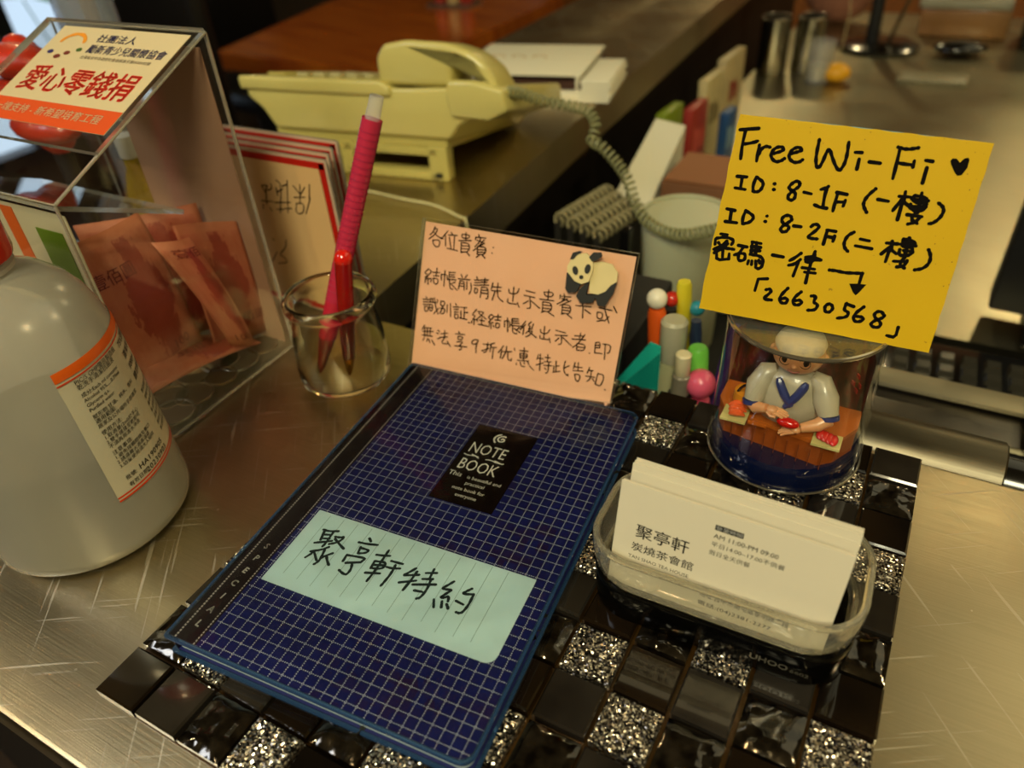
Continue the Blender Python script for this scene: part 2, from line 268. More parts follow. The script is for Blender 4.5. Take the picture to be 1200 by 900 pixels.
def rrect(w, h, r, n=5, cx=0, cy=0):
    rs = r if isinstance(r, (list, tuple)) else [r] * 4; out = []
    for (sx, sy, a0), rr in zip(((1, 1, 0), (-1, 1, 90), (-1, -1, 180), (1, -1, 270)), rs):
        if rr < 1e-6: out.append((cx + sx * w / 2, cy + sy * h / 2)); continue
        for k in range(n + 1):
            a = R(a0 + 90 * k / n); out.append((cx + sx * (w / 2 - rr) + rr * math.cos(a), cy + sy * (h / 2 - rr) + rr * math.sin(a)))
    return out
def parse(txt): return [[tuple(int(c) * 1e-4 for c in p.split(',')) for p in st.split()] for st in txt.split('/')]
def smooth_line(pts, it=2):
    for _ in range(it):
        if len(pts) < 3: return pts
        q = [pts[0]]
        for i in range(len(pts) - 1):
            a, b = pts[i], pts[i + 1]
            q += [(a[0] * .75 + b[0] * .25, a[1] * .75 + b[1] * .25), (a[0] * .25 + b[0] * .75, a[1] * .25 + b[1] * .75)]
        q.append(pts[-1]); pts = q
    return pts
def strokes(mb, lines, w, f, mi=0, curve=True):
    """pen strokes as flat ribbons with round ends, laid on the surface f(x, y)"""
    k = 0
    for st in lines:
        if len(st) == 1: st = [st[0], (st[0][0] + w * .2, st[0][1])]
        st = smooth_line(st, 2) if curve and len(st) > 3 else (smooth_line(st, 1) if curve else st)
        left = []; right = []; n = len(st)
        for i, p in enumerate(st):
            a = st[max(i - 1, 0)]; b = st[min(i + 1, n - 1)]
            dx, dy = b[0] - a[0], b[1] - a[1]; L = math.hypot(dx, dy) or 1e-9; nx, ny = -dy / L, dx / L
            ww = w * (0.5 + 0.07 * math.sin(i * 1.7 + k)); left.append((p[0] + nx * ww, p[1] + ny * ww)); right.append((p[0] - nx * ww, p[1] - ny * ww))
        def capp(p, q, s0):
            a0 = math.atan2(s0[1] - p[1], s0[0] - p[0]); r = math.hypot(s0[0] - p[0], s0[1] - p[1])
            return [(p[0] + r * math.cos(a0 + q * math.pi * j / 4), p[1] + r * math.sin(a0 + q * math.pi * j / 4)) for j in (1, 2, 3)]
        h = (k % 7) * 4e-6
        V = left + right; F = [(i, i + 1, n + i + 1, n + i) for i in range(n - 1)]
        c1 = capp(st[-1], -1, left[-1]); c0 = capp(st[0], 1, left[0])
        o = len(V); V += c1; F.append((n - 1, o, o + 1, o + 2, 2 * n - 1))
        o = len(V); V += c0; F.append((n, o + 2, o + 1, o, 0))
        mb.add([f(x, y, h) for x, y in V], F, mi); k += 1
    return mb
_TX = {}
def text_mesh(body, size=1.0, bold=0.0, align='LEFT', spacing=1.0):
    key = (body, bold, align, spacing)
    if key not in _TX:
        cu = bpy.data.curves.new('lettering', 'FONT'); cu.body = body; cu.size = 1.0; cu.offset = bold; cu.align_x = align
        cu.space_character = spacing; cu.resolution_u = 2; cu.fill_mode = 'FRONT'
        ob = bpy.data.objects.new('lettering', cu); COL.objects.link(ob)
        dg = bpy.context.evaluated_depsgraph_get(); ev = ob.evaluated_get(dg); me = ev.to_mesh()
        _TX[key] = ([(v.co.x, v.co.y) for v in me.vertices], [list(p.vertices) for p in me.polygons])
        ev.to_mesh_clear(); bpy.data.objects.remove(ob); bpy.data.curves.remove(cu)
    v, f = _TX[key]
    return [(x * size, y * size) for x, y in v], f
def lettering(mb, body, x, y, size, f, mi=0, bold=0.0, align='LEFT', width=None, height=None, rot=0.0, spacing=1.0, shear=0.0, fat=0.0):
    if bold > 0: fat = max(fat, bold * (height or size) * 0.55); bold = 0.0
    v, fs = text_mesh(body, size, bold, align, spacing)
    if not v: return mb
    sx = sy = 1.0
    xs = [p[0] for p in v]; ys = [p[1] for p in v]
    if width: sx = width / (max(xs) - min(xs))
    if height: sy = height / (max(ys) - min(ys))
    if width or height:
        x0, y0 = min(xs), min(ys)
        if align == 'CENTER': x0 = (min(xs) + max(xs)) / 2
        v = [((a - x0) * sx, (b - y0) * sy) for a, b in v]
    c, s = math.cos(rot), math.sin(rot)
    for dx, dy in (((fat, 0), (-fat, 0), (0, fat), (0, -fat)) if fat else ()):
        mb.add([f(x + (a + dx) * c - (b + dy) * s, y + (a + dx) * s + (b + dy) * c, 0) for a, b in v], fs, mi)
    return mb.add([f(x + (a + shear * b) * c - b * s, y + (a + shear * b) * s + b * c, 0) for a, b in v], fs, mi)
def flat(z=0.0, M=None, x0=0.0, y0=0.0):
    def f(x, y, h=0.0):
        p = Vector((x + x0, y + y0, z + h)); return tuple(M @ p) if M else tuple(p)
    return f
def arc(p0, p1, p2, n=12):
    p0, p1, p2 = Vector(p0), Vector(p1), Vector(p2)
    return [p0 * (1 - t) ** 2 + p1 * 2 * t * (1 - t) + p2 * t * t for t in [i / n for i in range(n + 1)]]
def spline(pts, n=10):
    P = [Vector(p) for p in pts]; P = [P[0] * 2 - P[1]] + P + [P[-1] * 2 - P[-2]]; out = []
    for i in range(1, len(P) - 2):
        for k in range(n):
            t = k / n; a, b, c, d = P[i - 1:i + 3]
            out.append(0.5 * ((2 * b) + (c - a) * t + (2 * a - 5 * b + 4 * c - d) * t * t + (3 * b - a - 3 * c + d) * t ** 3))
    out.append(P[-2]); return out
def coil(path, rad, wire, pitch, n=6, seg=9):
    """helix of wire wound about a path"""
    P = spline(path, 24); L = [0]
    for a, b in zip(P, P[1:]): L.append(L[-1] + (b - a).length)
    tot = L[-1]; N = int(tot / pitch * seg); out = []; j = 0; up = None
    for i in range(N + 1):
        s = tot * i / N
        while j < len(L) - 2 and L[j + 1] < s: j += 1
        t = (s - L[j]) / max(1e-9, L[j + 1] - L[j]); p = P[j].lerp(P[j + 1], t); d = (P[j + 1] - P[j]).normalized()
        if up is None: up = d.orthogonal().normalized()
        up = (up - d * up.dot(d)).normalized(); q = d.cross(up); a = 2 * math.pi * i / seg
        out.append(p + (up * math.cos(a) + q * math.sin(a)) * rad)
    mb = MB(); mb.tube(out, wire, n); return mb

# ================================================================ the setting
def wood(name, a, b, rough=0.35, scale=6, rot=0.0, coat=0.3):
    t = NT(name); co = t.coord()
    v = t.mapv(co, (scale, scale * 9, scale), (0, 0, rot))
    nz = t.noise(v, 1.0, 5, 0.6)
    colr = t.ramp(nz, [(0.3, rgb(a)), (0.7, rgb(b))])
    return t.end(t.bsdf(Base_Color=colr, Roughness=rough, Coat_Weight=coat, Coat_Roughness=0.15, Normal=t.bump(nz, 0.1, 0.001)))
TABLEWOOD = wood('polished_table_wood', '8a3c10', 'b4601a', 0.22, 3, 0.3, 0.5)
WALLWOOD = wood('wall_panel_wood', '7a4214', 'a0601f', 0.5, 2, 1.57, 0.1)
FLOORM = wood('floor_wood', '1c1009', '2a180c', 0.45, 2, 0, 0.1)
PLASTER = plain('ceiling_paint', '8a7446', 0.9, vary=0.06)
DARKWALL = plain('dark_wall_paint', '2c2118', 0.8, vary=0.15)
X0, X1, Y0, Y1, ZF, ZC = -3.2, 2.6, -2.4, 5.2, -0.95, 1.60
MB().box(((X0 + X1) / 2, (Y0 + Y1) / 2, ZF - 0.05), (X1 - X0 + .2, Y1 - Y0 + .2, 0.1)).build('floor', FLOORM, kind='structure')
MB().box(((X0 + X1) / 2, (Y0 + Y1) / 2, ZC + 0.05), (X1 - X0 + .2, Y1 - Y0 + .2, 0.1)).build('ceiling', PLASTER, kind='structure')
MB().box(((X0 + X1) / 2, Y1 + 0.05, (ZF + ZC) / 2), (X1 - X0, 0.1, ZC - ZF)).build('wall_back', WALLWOOD, kind='structure')
MB().box(((X0 + X1) / 2, Y0 - 0.05, (ZF + ZC) / 2), (X1 - X0, 0.1, ZC - ZF)).build('wall_front', PLASTER, kind='structure')
MB().box((X1 + 0.05, (Y0 + Y1) / 2, (ZF + ZC) / 2), (0.1, Y1 - Y0 + .2, ZC - ZF)).build('wall_right', PLASTER, kind='structure')
# left wall with a big window opening
WY0, WY1, WZ0, WZ1 = 1.15, 2.15, -0.75, 0.75
wl = MB()
for (ya, yb, za, zb) in ((Y0, WY0, ZF, ZC), (WY1, Y1, ZF, ZC), (WY0, WY1, ZF, WZ0), (WY0, WY1, WZ1, ZC)):
    wl.box((X0 - 0.05, (ya + yb) / 2, (za + zb) / 2), (0.1, yb - ya, zb - za))
wl.build('wall_left', DARKWALL, kind='structure')
FRM = plain('dark_window_frame', '14151a', 0.35)
wf = MB()
for yy in (WY0 + .03, 1.60, WY1 - .03): wf.box((X0 - .03, yy, (WZ0 + WZ1) / 2), (.09, .075, WZ1 - WZ0))
for zz in (WZ0 + .03, WZ1 - .03): wf.box((X0 - .03, (WY0 + WY1) / 2, zz), (.088, WY1 - WY0, .06))
win = wf.build('window_1', FRM, kind='structure')
MB().box((X0 - .03, (WY0 + WY1) / 2, (WZ0 + WZ1) / 2), (.006, WY1 - WY0 - .1, WZ1 - WZ0 - .1)).build('pane', clear('window_glass'), win)

# lamps' housings
BULB = plain('lit_lamp_lens', 'ffd9a0', 0.4, emit=9.0)
CHROME = plain('satin_chrome', '9a958a', 0.2, metal=1.0)
for i, (lx, ly, lp) in enumerate(LAMPS):
    t = thing('ceiling_downlight', 'round warm ceiling downlight, one of those spread over the room', 'lamp', (lx, ly, ZC), 0, 'ceiling downlights')
    MB().lathe([(0.075, 0.0), (0.078, -0.012), (0.060, -0.016), (0.058, -0.006), (0.058, 0.0)], n=24).build('trim_ring', CHROME, t)
    MB().lathe([(0.0, -0.003), (0.057, -0.003)], n=24).build('lens', BULB, t)

# ---------------------------------------------------------------- counters
CAB = plain('cabinet_laminate', '17110c', 0.5)
sc_ = thing('service_counter', 'brushed stainless steel counter the mosaic mat and notebook lie on', 'counter')
top = MB(); top.box((0.24, -0.0095, -0.0125), (1.72, 0.331, 0.025), bev=0.003)
top.build('worktop', STEEL, sc_)
MB().box((0.24, -0.0, -0.49), (1.68, 0.29, 0.92)).build('cabinet', CAB, sc_)
wg = thing('side_counter', 'stainless steel side counter the telephone stands on', 'counter')
wpoly = [(-.245, .157), (-.271, .585), (-.304, 1.33), (-.345, 2.7), (-.60, 2.7), (-.56, .157)]
MB().prism(wpoly[::-1], -0.046, 0.0).build('worktop', STEEL, wg)
MB().prism([(-.33, .30), (-.35, .6), (-.37, 1.33), (-.40, 2.6), (-.58, 2.6), (-.54, .30)][::-1], -0.949, -0.047).build('cabinet', CAB, wg)
sh = thing('lower_shelf', 'dark shelf below the counter holding cups and pens', 'shelf')
MB().box((-0.085, 0.42, -0.1575), (0.41, 0.51, 0.015), bev=0.002).build('shelf_board', BLACKM, sh)
MB().box((-0.085, 0.42, -0.557), (0.39, 0.49, 0.784)).build('cabinet', CAB, sh)
kd = thing('kitchen_desk', 'wide stainless steel work desk behind the yellow sign', 'desk')
MB().prism([(-.25, .69), (.13, .69), (.13, .545), (1.45, .545), (1.45, 2.03), (-.25, 2.03)], -.170, -.150).build('worktop', STEEL2, kd)
MB().box((0.60, 1.37, -0.56), (1.66, 1.30, 0.778)).build('cabinet', CAB, kd)

# ================================================================ mosaic mat
mat = thing('mosaic_mat', 'square mat of dark glass mosaic tiles under the notebook', 'mat')
GROUT = plain('gold_brown_grout', '4a3210', 0.35, metal=0.35, vary=0.3)
MB().box((0, 0.0, 0.0012), (0.2985, 0.2985, 0.0022)).build('backing', GROUT, mat)
def tile_mats():
    t = NT('tile_dark'); co = t.coord('Object'); g = t.noise(t.n('ShaderNodeNewGeometry').outputs['Position'], 18, 2)
    MD = t.end(t.bsdf(Base_Color=t.ramp(g, [(0.35, rgb('080605')), (0.7, rgb('1a120a'))]), Roughness=0.07, Coat_Weight=0.6, Coat_Roughness=0.03))
    t = NT('tile_silver'); g = t.noise(t.n('ShaderNodeNewGeometry').outputs['Position'], 25, 3)
    MS = t.end(t.bsdf(Base_Color=t.ramp(g, [(0.3, rgb('201c19')), (0.75, rgb('4a443c'))]), Roughness=0.10, Metallic=0.65, Coat_Weight=0.7, Coat_Roughness=0.03))
    t = NT('tile_glitter'); pos = t.n('ShaderNodeNewGeometry').outputs['Position']
    vo = t.n('ShaderNodeTexVoronoi', inp={'Vector': pos, 'Scale': 1250.0})
    nrm = t.n('ShaderNodeNewGeometry').outputs['Normal']
    sub = t.n('ShaderNodeVectorMath', operation='SUBTRACT', inp={0: vo.outputs['Color'], 1: (0.5, 0.5, 0.5)}).outputs[0]
    sc = t.n('ShaderNodeVectorMath', operation='SCALE', inp={0: sub, 'Scale': 1.5}).outputs[0]
    ad = t.n('ShaderNodeVectorMath', operation='ADD', inp={0: nrm, 1: sc}).outputs[0]
    nm = t.n('ShaderNodeVectorMath', operation='NORMALIZE', inp={0: ad}).outputs[0]
    sepc = t.n('ShaderNodeSeparateColor', inp={0: vo.outputs['Color']}).outputs[0]
    colr = t.ramp(sepc, [(0.2, rgb('1c1814')), (0.55, rgb('8d857a')), (0.9, rgb('f3ead8'))])
    MG = t.end(t.bsdf(Base_Color=colr, Metallic=0.9, Roughness=0.22, Normal=nm, Coat_Weight=0.35, Coat_Roughness=0.05))
    t = NT('tile_hammered'); pos = t.n('ShaderNodeNewGeometry').outputs['Position']
    g = t.noise(pos, 150, 2)
    MH = t.end(t.bsdf(Base_Color=t.ramp(g, [(0.35, rgb('0e0b09')), (0.75, rgb('40382c'))]), Metallic=0.75, Roughness=0.13, Coat_Weight=0.8, Coat_Roughness=0.04, Normal=t.bump(t.noise(pos, 240, 1), 0.25, 0.001)))
    return MD, MS, MG, MH
TD, TS, TG, TH = tile_mats()
def tile_mesh(name, m, hammered, seed):
    b = MB()
    if not hammered:
        s, q = 0.01165, 0.0009
        P = [(-s, -s), (s, -s), (s, s), (-s, s)]
        vs = [(x, y, 0) for x, y in P] + [(x, y, 0.0048) for x, y in P] + [(x * (1 - q / s), y * (1 - q / s), 0.0058) for x, y in P]
        fs = [(0, 1, 5, 4), (1, 2, 6, 5), (2, 3, 7, 6), (3, 0, 4, 7), (4, 5, 9, 8), (5, 6, 10, 9), (6, 7, 11, 10), (7, 4, 8, 11), (8, 9, 10, 11)]
        b.add(vs, fs)
    else:
        n = 9; s = 0.0116; vs = []; fs = []
        for j in range(n):
            for i in range(n):
                x = -s + 2 * s * i / (n - 1); y = -s + 2 * s * j / (n - 1); e = min(i, j, n - 1 - i, n - 1 - j)
                h = 0.0062 + 0.0014 * noise.noise(Vector((x * 230 + seed * 7.3, y * 230, seed))) * 1.6
                vs.append((x, y, 0.0046 if e == 0 else h))
        for j in range(n - 1):
            for i in range(n - 1): fs.append((j * n + i, j * n + i + 1, (j + 1) * n + i + 1, (j + 1) * n + i))
        b.add(vs, fs, smooth=True)
        b.add([(-s, -s, 0), (s, -s, 0), (s, s, 0), (-s, s, 0), (-s, -s, .0046), (s, -s, .0046), (s, s, .0046), (-s, s, .0046)], [(0, 1, 5, 4), (1, 2, 6, 5), (2, 3, 7, 6), (3, 0, 4, 7)])
    o = b.build(name, m, mat); return o
PROTO = {'d': [tile_mesh('tile', TD, False, 0)], 's': [tile_mesh('tile', TS, False, 0)], 'g': [tile_mesh('tile', TG, False, 0)],
         'h': [tile_mesh('tile', TH, True, k) for k in range(5)]}
PH = {-1: 1, -2: 3, -3: 2, -4: 0, -5: 1, -6: 3, -7: 2, -8: 0, -9: 1, -10: 3, -11: 2, -12: 0}
usedp = set(); rt = random.Random(3)
for i in range(-12, 0):
    for j in range(-5, 7):
        k = 'hdgs'[(PH[i] - j) % 4]
        src = rt.choice(PROTO[k])
        if src.name in usedp:
            o = src.copy(); COL.objects.link(o)
        else: o = src; usedp.add(src.name)
        o.parent = mat
        o.location = ((i + 6.5) * .025 + rt.uniform(-.0003, .0003), (j - .5) * .025 + rt.uniform(-.0003, .0003), 0.0022)
        o.rotation_euler = (rt.uniform(-.012, .012), rt.uniform(-.012, .012), rt.uniform(-.015, .015) + (rt.choice((0, math.pi)) if k == 'h' else 0))

# ================================================================ notebook
nbk = thing('notebook', 'closed navy blue notebook with a white dotted grid cover and a pale blue sticker', 'notebook', (-.065, -.0065, .0083), .0774)
ZT = 0.0117
t = NT('page_edges'); co = t.coord()
PAGE = t.end(t.bsdf(Base_Color=t.ramp(t.noise(t.mapv(co, (3, 3, 1500)), 1.0, 1), [(0.35, rgb('6f8794')), (0.65, rgb('c6d2d0'))]), Roughness=0.7))
def cover_mat():
    t = NT('dotted_grid_cover'); co = t.coord(); sp = t.n('ShaderNodeSeparateXYZ', inp={0: co}); x, y = sp.outputs[0], sp.outputs[1]
    P = 0.0053
    gx = t.math('PINGPONG', t.math('ADD', x, 1.0), P / 2); gy = t.math('PINGPONG', t.math('ADD', y, 1.0), P / 2)
    lx = t.math('LESS_THAN', gx, 0.00016); ly = t.math('LESS_THAN', gy, 0.00016)
    dp = P / 5
    dx = t.math('GREATER_THAN', t.math('PINGPONG', t.math('ADD', x, 1.0), dp / 2), dp * 0.26)
    dy = t.math('GREATER_THAN', t.math('PINGPONG', t.math('ADD', y, 1.0), dp / 2), dp * 0.26)
    dots = t.math('MAXIMUM', t.math('MULTIPLY', lx, dy), t.math('MULTIPLY', ly, dx))
    vo = t.n('ShaderNodeTexWhiteNoise', inp={0: t.n('ShaderNodeVectorMath', operation='FLOOR', inp={0: t.n('ShaderNodeVectorMath', operation='SCALE', inp={0: co, 'Scale': 1 / P}).outputs[0]}).outputs[0]}).outputs[0]
    big = t.noise(co, 28, 2)
    base = t.mix(t.math('GREATER_THAN', t.math('MULTIPLY_ADD', vo, 0.25, big), 0.68), rgb('0b1352'), rgb('1e0e3e'))
    base = t.mix(vo, base, rgb('0a175a'))
    c = t.mix(t.math('MULTIPLY', dots, 0.8), base, rgb('e6edf6'))
    # spine strip: dark with two dotted seams
    spn = t.math('LESS_THAN', x, -0.0590)
    s1 = t.math('LESS_THAN', t.math('ABSOLUTE', t.math('ADD', x, 0.0603)), 0.00032)
    s2 = t.math('LESS_THAN', t.math('ABSOLUTE', t.math('ADD', x, 0.0710)), 0.00045)
    ds = t.math('GREATER_THAN', t.math('PINGPONG', t.math('ADD', y, 1.0), 0.00075), 0.00028)
    sm = t.math('MULTIPLY', t.math('MAXIMUM', s1, s2), ds)
    spc = t.mix(sm, rgb('150d14'), rgb('a9a4a0'))
    c = t.mix(spn, c, spc)
    return t.end(t.bsdf(Base_Color=c, Roughness=0.42))
COVER = cover_mat()
pw, ph = 0.146, 0.212
MB().prism(rrect(pw, ph, [.005, .001, .001, .005]), 0.0006, 0.0104, smooth=False).build('page_block', PAGE, nbk)
MB().prism(rrect(0.1485, 0.2145, [.006, .001, .001, .006]), 0.0105, 0.0112).build('front_cover', COVER, nbk)
MB().prism(rrect(0.1485, 0.2145, [.006, .001, .001, .006]), 0.0, 0.0005).build('back_cover', plain('navy_board', '10164f', 0.5), nbk)
MB().box((-.0740, 0, .0058), (.0012, .2145, .0108), bev=.0005).build('spine', plain('spine_board', '150d14', 0.4), nbk)
# clear plastic jacket: sheet over the cover and a pale blue welded rim
g = MB(); nx, ny = 24, 34; vs = []; fs = []
for j in range(ny + 1):
    for i in range(nx + 1):
        x = -0.0752 + 0.1504 * i / nx; y = -0.1085 + 0.217 * j / ny
        ed = min(i, nx - i, j, ny - j)
        z = ZT + 0.00035 + (0.0003 * noise.noise(Vector((x * 45, y * 45, 3))) + 0.00025 if ed > 0 else -0.0002)
        vs.append((x, y, z))
for j in range(ny):
    for i in range(nx): fs.append((j * (nx + 1) + i, j * (nx + 1) + i + 1, (j + 1) * (nx + 1) + i + 1, (j + 1) * (nx + 1) + i))
g.add(vs, fs, smooth=True).build('plastic_jacket', PVC, nbk)
RIMM = plain('pale_blue_plastic_rim', '2f4f78', 0.2, trans=0.55, spec=0.7)
ro = rrect(.1525, .2190, [.006, .002, .002, .006]); ri = rrect(.1490, .2152, [.0055, .0015, .0015, .0055])
rm = MB(); n = len(ro)
for (za, zb) in ((0.0109, 0.0117), (0.0, 0.0008)):
    o0 = [(p[0], p[1], za) for p in ro] + [(p[0], p[1], za) for p in ri] + [(p[0], p[1], zb) for p in ro] + [(p[0], p[1], zb) for p in ri]
    rm.add(o0, [q for k in range(n) for q in ((k, (k + 1) % n, 2 * n + (k + 1) % n, 2 * n + k), (n + (k + 1) % n, n + k, 3 * n + k, 3 * n + (k + 1) % n), (2 * n + k, 2 * n + (k + 1) % n, 3 * n + (k + 1) % n, 3 * n + k))])
rm.build('jacket_rim', RIMM, nbk, label='pale blue welded rim of the clear jacket')
for nm, yy in (('rivet_dot', 0),): pass
MB().box((.0735, .058, .0058), (.0016, .016, .0100), bev=.0006).build('jacket_flap', RIMM, nbk)
# black printed plate
bl = MB().box((.0108, .0388, .01128), (.0365, .0612, .00018)).build('title_label', plain('black_title_label', '120b0b', 0.22), nbk)
tw = MB(); f = flat(0.01142)
lettering(tw, 'NOTE', -.0035, .0462, .0085, f, width=.0215, height=.0083, bold=-.005)
lettering(tw, 'BOOK', -.0035, .0325, .0085, f, width=.0225, height=.0083, bold=-.005)
strokes(tw, [[(-.0045, .0438), (-.002, .0432), (.002, .0442), (.0045, .0430)], [(.009, .0434), (.012, .0440), (.016, .0428), (.0195, .0435)], [(.0, .0446), (.004, .0438)], [(.014, .0442), (.019, .0430)]], .0006, f)
sp = [(.0105 + .0032 * (1 - k / 26) * math.cos(k * .34 + 1.2), .0612 + .0030 * (1 - k / 26) * math.sin(k * .34 + 1.2)) for k in range(25)]
strokes(tw, [sp], .0009, f, curve=False)
strokes(tw, [[(.0105 + .0046 * math.cos(a), .0612 + .0042 * math.sin(a)) for a in [2.0 + .25 * k for k in range(9)]]], .0009, f, curve=False)
lettering(tw, 'This', -.0058, .0268, .0046, f)
for k, (s_, x_) in enumerate((('is beautiful and', .0108), ('practical', .0120), ('note book for', .0105), ('everyone', .0112))):
    lettering(tw, s_, x_ + (.0045 if k == 0 else 0), (.0268, .0225, .0178, .0134)[k], .0033, f, align='CENTER')
tw.build('title_lettering', WHITE, bl)
# pale blue sticker with ruled lines and handwriting
STK = plain('pale_blue_sticker', 'bcd8dc', 0.8)
sk = MB().prism(rrect(.1212, .0470, [.0005, .0005, .0005, .005], 4, .0052, -.0442), 0.0112, 0.01138).build('sticker', STK, nbk, label='pale blue paper sticker with a felt pen title')
rl = MB(); f = flat(0.01141)
for k in range(13): 
    x = -.0475 + k * .0083; y0 = -.0625 if k % 3 else -.0610
    strokes(rl, [[(x, -.0215 if k > 10 else -.0222), (x, y0 + .001 * (k % 2))]], .00022, f, curve=False)
rl.build('ruled_lines', plain('ruling_grey', '7f9796', 0.7), sk)
ik = MB(); strokes(ik, parse(LABEL_INK), .00138, flat(0.01143)); ik.build('handwriting', BLUEINK, sk)
sl = MB(); f = flat(0.01128)
for k, ch in enumerate('SPECIAL'):
    lettering(sl, ch, -.0660, -.0520 - k * .0079, .0046, f, bold=.06, align='CENTER', rot=-.15)
sl.build('spine_lettering', WHITE, nbk)

# ================================================================ pink note in its acrylic stand
NM = frame((-.1536, .0994, .0171), (.9805, .1795, -.0801), (.0033, .3926, .9197))
NW, NH = .1348, .0939
base = Vector((-.09, .115, .0083)); nt = thing('acrylic_note_stand', 'clear acrylic stand holding the pink handwritten note behind the notebook', 'note stand', base)
NI = Matrix.Translation(-base) @ NM
def bottom(x, z=0.0088):           # where the tilted sheet meets the tiles
    a = NM @ Vector((x, 0, 0)); return -(a.z - z) / (NM.to_3x3() @ Vector((0, 1, 0))).z
poly = [(0, bottom(0)), (NW, bottom(NW)), (NW, NH), (0, NH)]
for nm, z0 in (('front_sheet', .0012), ('back_sheet', -.0022)):
    MB().prism(poly, z0, z0 + .0013, 0, NI, 1).build(nm, [ACR, ACRE], nt)
PINK = None
t = NT('pink_note_paper'); PINK = t.end(t.bsdf(Base_Color=t.mix(t.noise(t.coord(), 30, 3), rgb('e0a880'), rgb('e8b592')), Roughness=0.65))
gp = MB(); vs = []; fs = []; nx = 12; ny = 8
for j in range(ny + 1):
    for i in range(nx + 1):
        x = .0012 + (NW - .0026) * i / nx; y = -.005 + (.0918 + .005) * j / ny
        vs.append(tuple(NI @ Vector((x, y, .0000 + .0003 * math.sin(i * .9) * (j / ny)))))
for j in range(ny):
    for i in range(nx): fs.append((j * (nx + 1) + i, j * (nx + 1) + i + 1, (j + 1) * (nx + 1) + i + 1, (j + 1) * (nx + 1) + i))
pn = gp.add(vs, fs, smooth=True).build('paper_note', PINK, nt)
ik = MB(); strokes(ik, parse(NOTE_INK), .00072, flat(0.00045, NI)); ik.build('handwriting', PENINK, pn)
foot = MB(); foot.box((.004, -.014, .0008), (.128, .028, .0014)); foot.build('foot', [ACR], nt)
# wooden panda stuck on the front sheet
def panda():
    M = NM @ Matrix.Translation((.1010, .0680, .0027))
    b0 = M.translation.copy(); o = thing('panda_clip', 'small flat wooden panda stuck on the pink note', 'ornament', b0); T = Matrix.Translation(-b0) @ M
    s = .00104
    CR = plain('cream_painted_wood', 'cdbb84', 0.6, vary=0.08); BK = plain('black_painted_wood', '15140f', 0.55)
    P = lambda pts: [(x * s, y * s) for x, y in pts]
    MB().prism(P([(8, 16), (13.5, 17.5), (19, 17), (23, 13), (23.5, 7), (20, 2), (14, -1), (9, -1), (8, 8)]), 0, .0022, 0, T).build('body', CR, o)
    MB().prism(P([(7.5, -2), (14, -1), (18, 1.5), (20.5, 5.5), (23.5, 8), (22.5, 1), (19, -7), (15, -7), (13, -3), (12, -6), (5, -7.5), (2, -4), (3, 0), (7, 5), (7.5, 12), (8.5, 12)]), .0001, .0030, 0, T).build('hind_leg', BK, o)
    MB().prism(P([(-5.5, 8), (-5, -1), (-3, -3), (1.5, -2), (3.5, 3), (0, 5)]), .0001, .0028, 0, T).build('front_leg', BK, o)
    hd = MB().prism(P([(-4, 16), (-1, 19.5), (4, 21), (8.5, 18.5), (9.3, 12), (8, 5.5), (4, 3.5), (0, 4.5), (-5, 9), (-5.5, 12)]), .0022, .0044, 0, T).build('head', CR, o)
    for c, r, a in (((-.5, 10.5), (1.6, 2.6), .4), ((6.3, 12.5), (1.7, 2.8), -.1), ((3.5, 7.4), (1.2, 1.2), 0)):
        q = [(c[0] + r[0] * math.cos(k * .628) * math.cos(a) - r[1] * math.sin(k * .628) * math.sin(a), c[1] + r[0] * math.cos(k * .628) * math.sin(a) + r[1] * math.sin(k * .628) * math.cos(a)) for k in range(10)]
        MB().prism(P(q), .0043, .0049, 0, T).build('eye_patch' if r[1] > 2 else 'nose', BK, hd)
    for e in ([(-4.5, 16), (-3.5, 20), (0, 21.5), (1.5, 21), (-1, 19), (-2.5, 16.5)], [(6, 19), (8, 22), (12, 22.5), (13, 20.5), (10, 17.5), (8, 17)]):
        MB().prism(P(e), .0018, .0048, 0, T).build('ear', BK, hd)
panda()

# ================================================================ figurine cup with the wifi sign on its lid
GC = (.0792, .1265, .0082); GR = .0385
cup = thing('figurine_cup', 'clear glass cup with a little sushi cook figurine inside, carrying the yellow sign', 'ornament', GC)
GLASSC = clear('cup_glass', (0.97, 0.97, 0.94), 1.0, 0.01, 1.55)
NAVY = plain('navy_glass_base', '07102e', 0.08, coat=0.8)
RIMS = plain('silver_rim', 'b5ad9a', 0.18, metal=0.9)
MB().lathe([(.0, .0), (.036, .0), (.0385, .002), (.0385, .012), (.0372, .016), (.036, .0175), (.0, .0175)], n=64).build('glass_base', NAVY, cup)
MB().lathe([(.0402, .004), (.0402, .008), (.0396, .020), (.0385, .05), (.0378, .0865)], n=72).build('glass_wall', GLASSC, cup)
tor = [(.0400 + .0007 * math.cos(a), .004 + .0007 * math.sin(a)) for a in [k * math.pi / 3 for k in range(6)]]
MB().lathe(tor, n=72, closed=True).build('bottom_rim', RIMS, cup)
tor = [(.0379 + .0011 * math.cos(a), .0865 + .0012 * math.sin(a)) for a in [k * math.pi / 4 for k in range(8)]]
MB().lathe(tor, n=72, closed=True).build('top_rim', RIMS, cup)
MB().lathe([(.0, .0862), (.0372, .0862), (.0372, .0874), (.0, .0874)], n=64).build('lid', clear('lid_plastic', (0.96, 0.94, 0.90), 1.0, 0.03, 1.5, 0.05, (0.55, 0.5, 0.42)), cup)
CWOOD = plain('orange_toy_wood', 'a8561a', 0.35, coat=0.3, vary=0.12)
CWOOD2 = plain('dark_orange_toy_wood', '8c4312', 0.4, coat=0.2, vary=0.15)
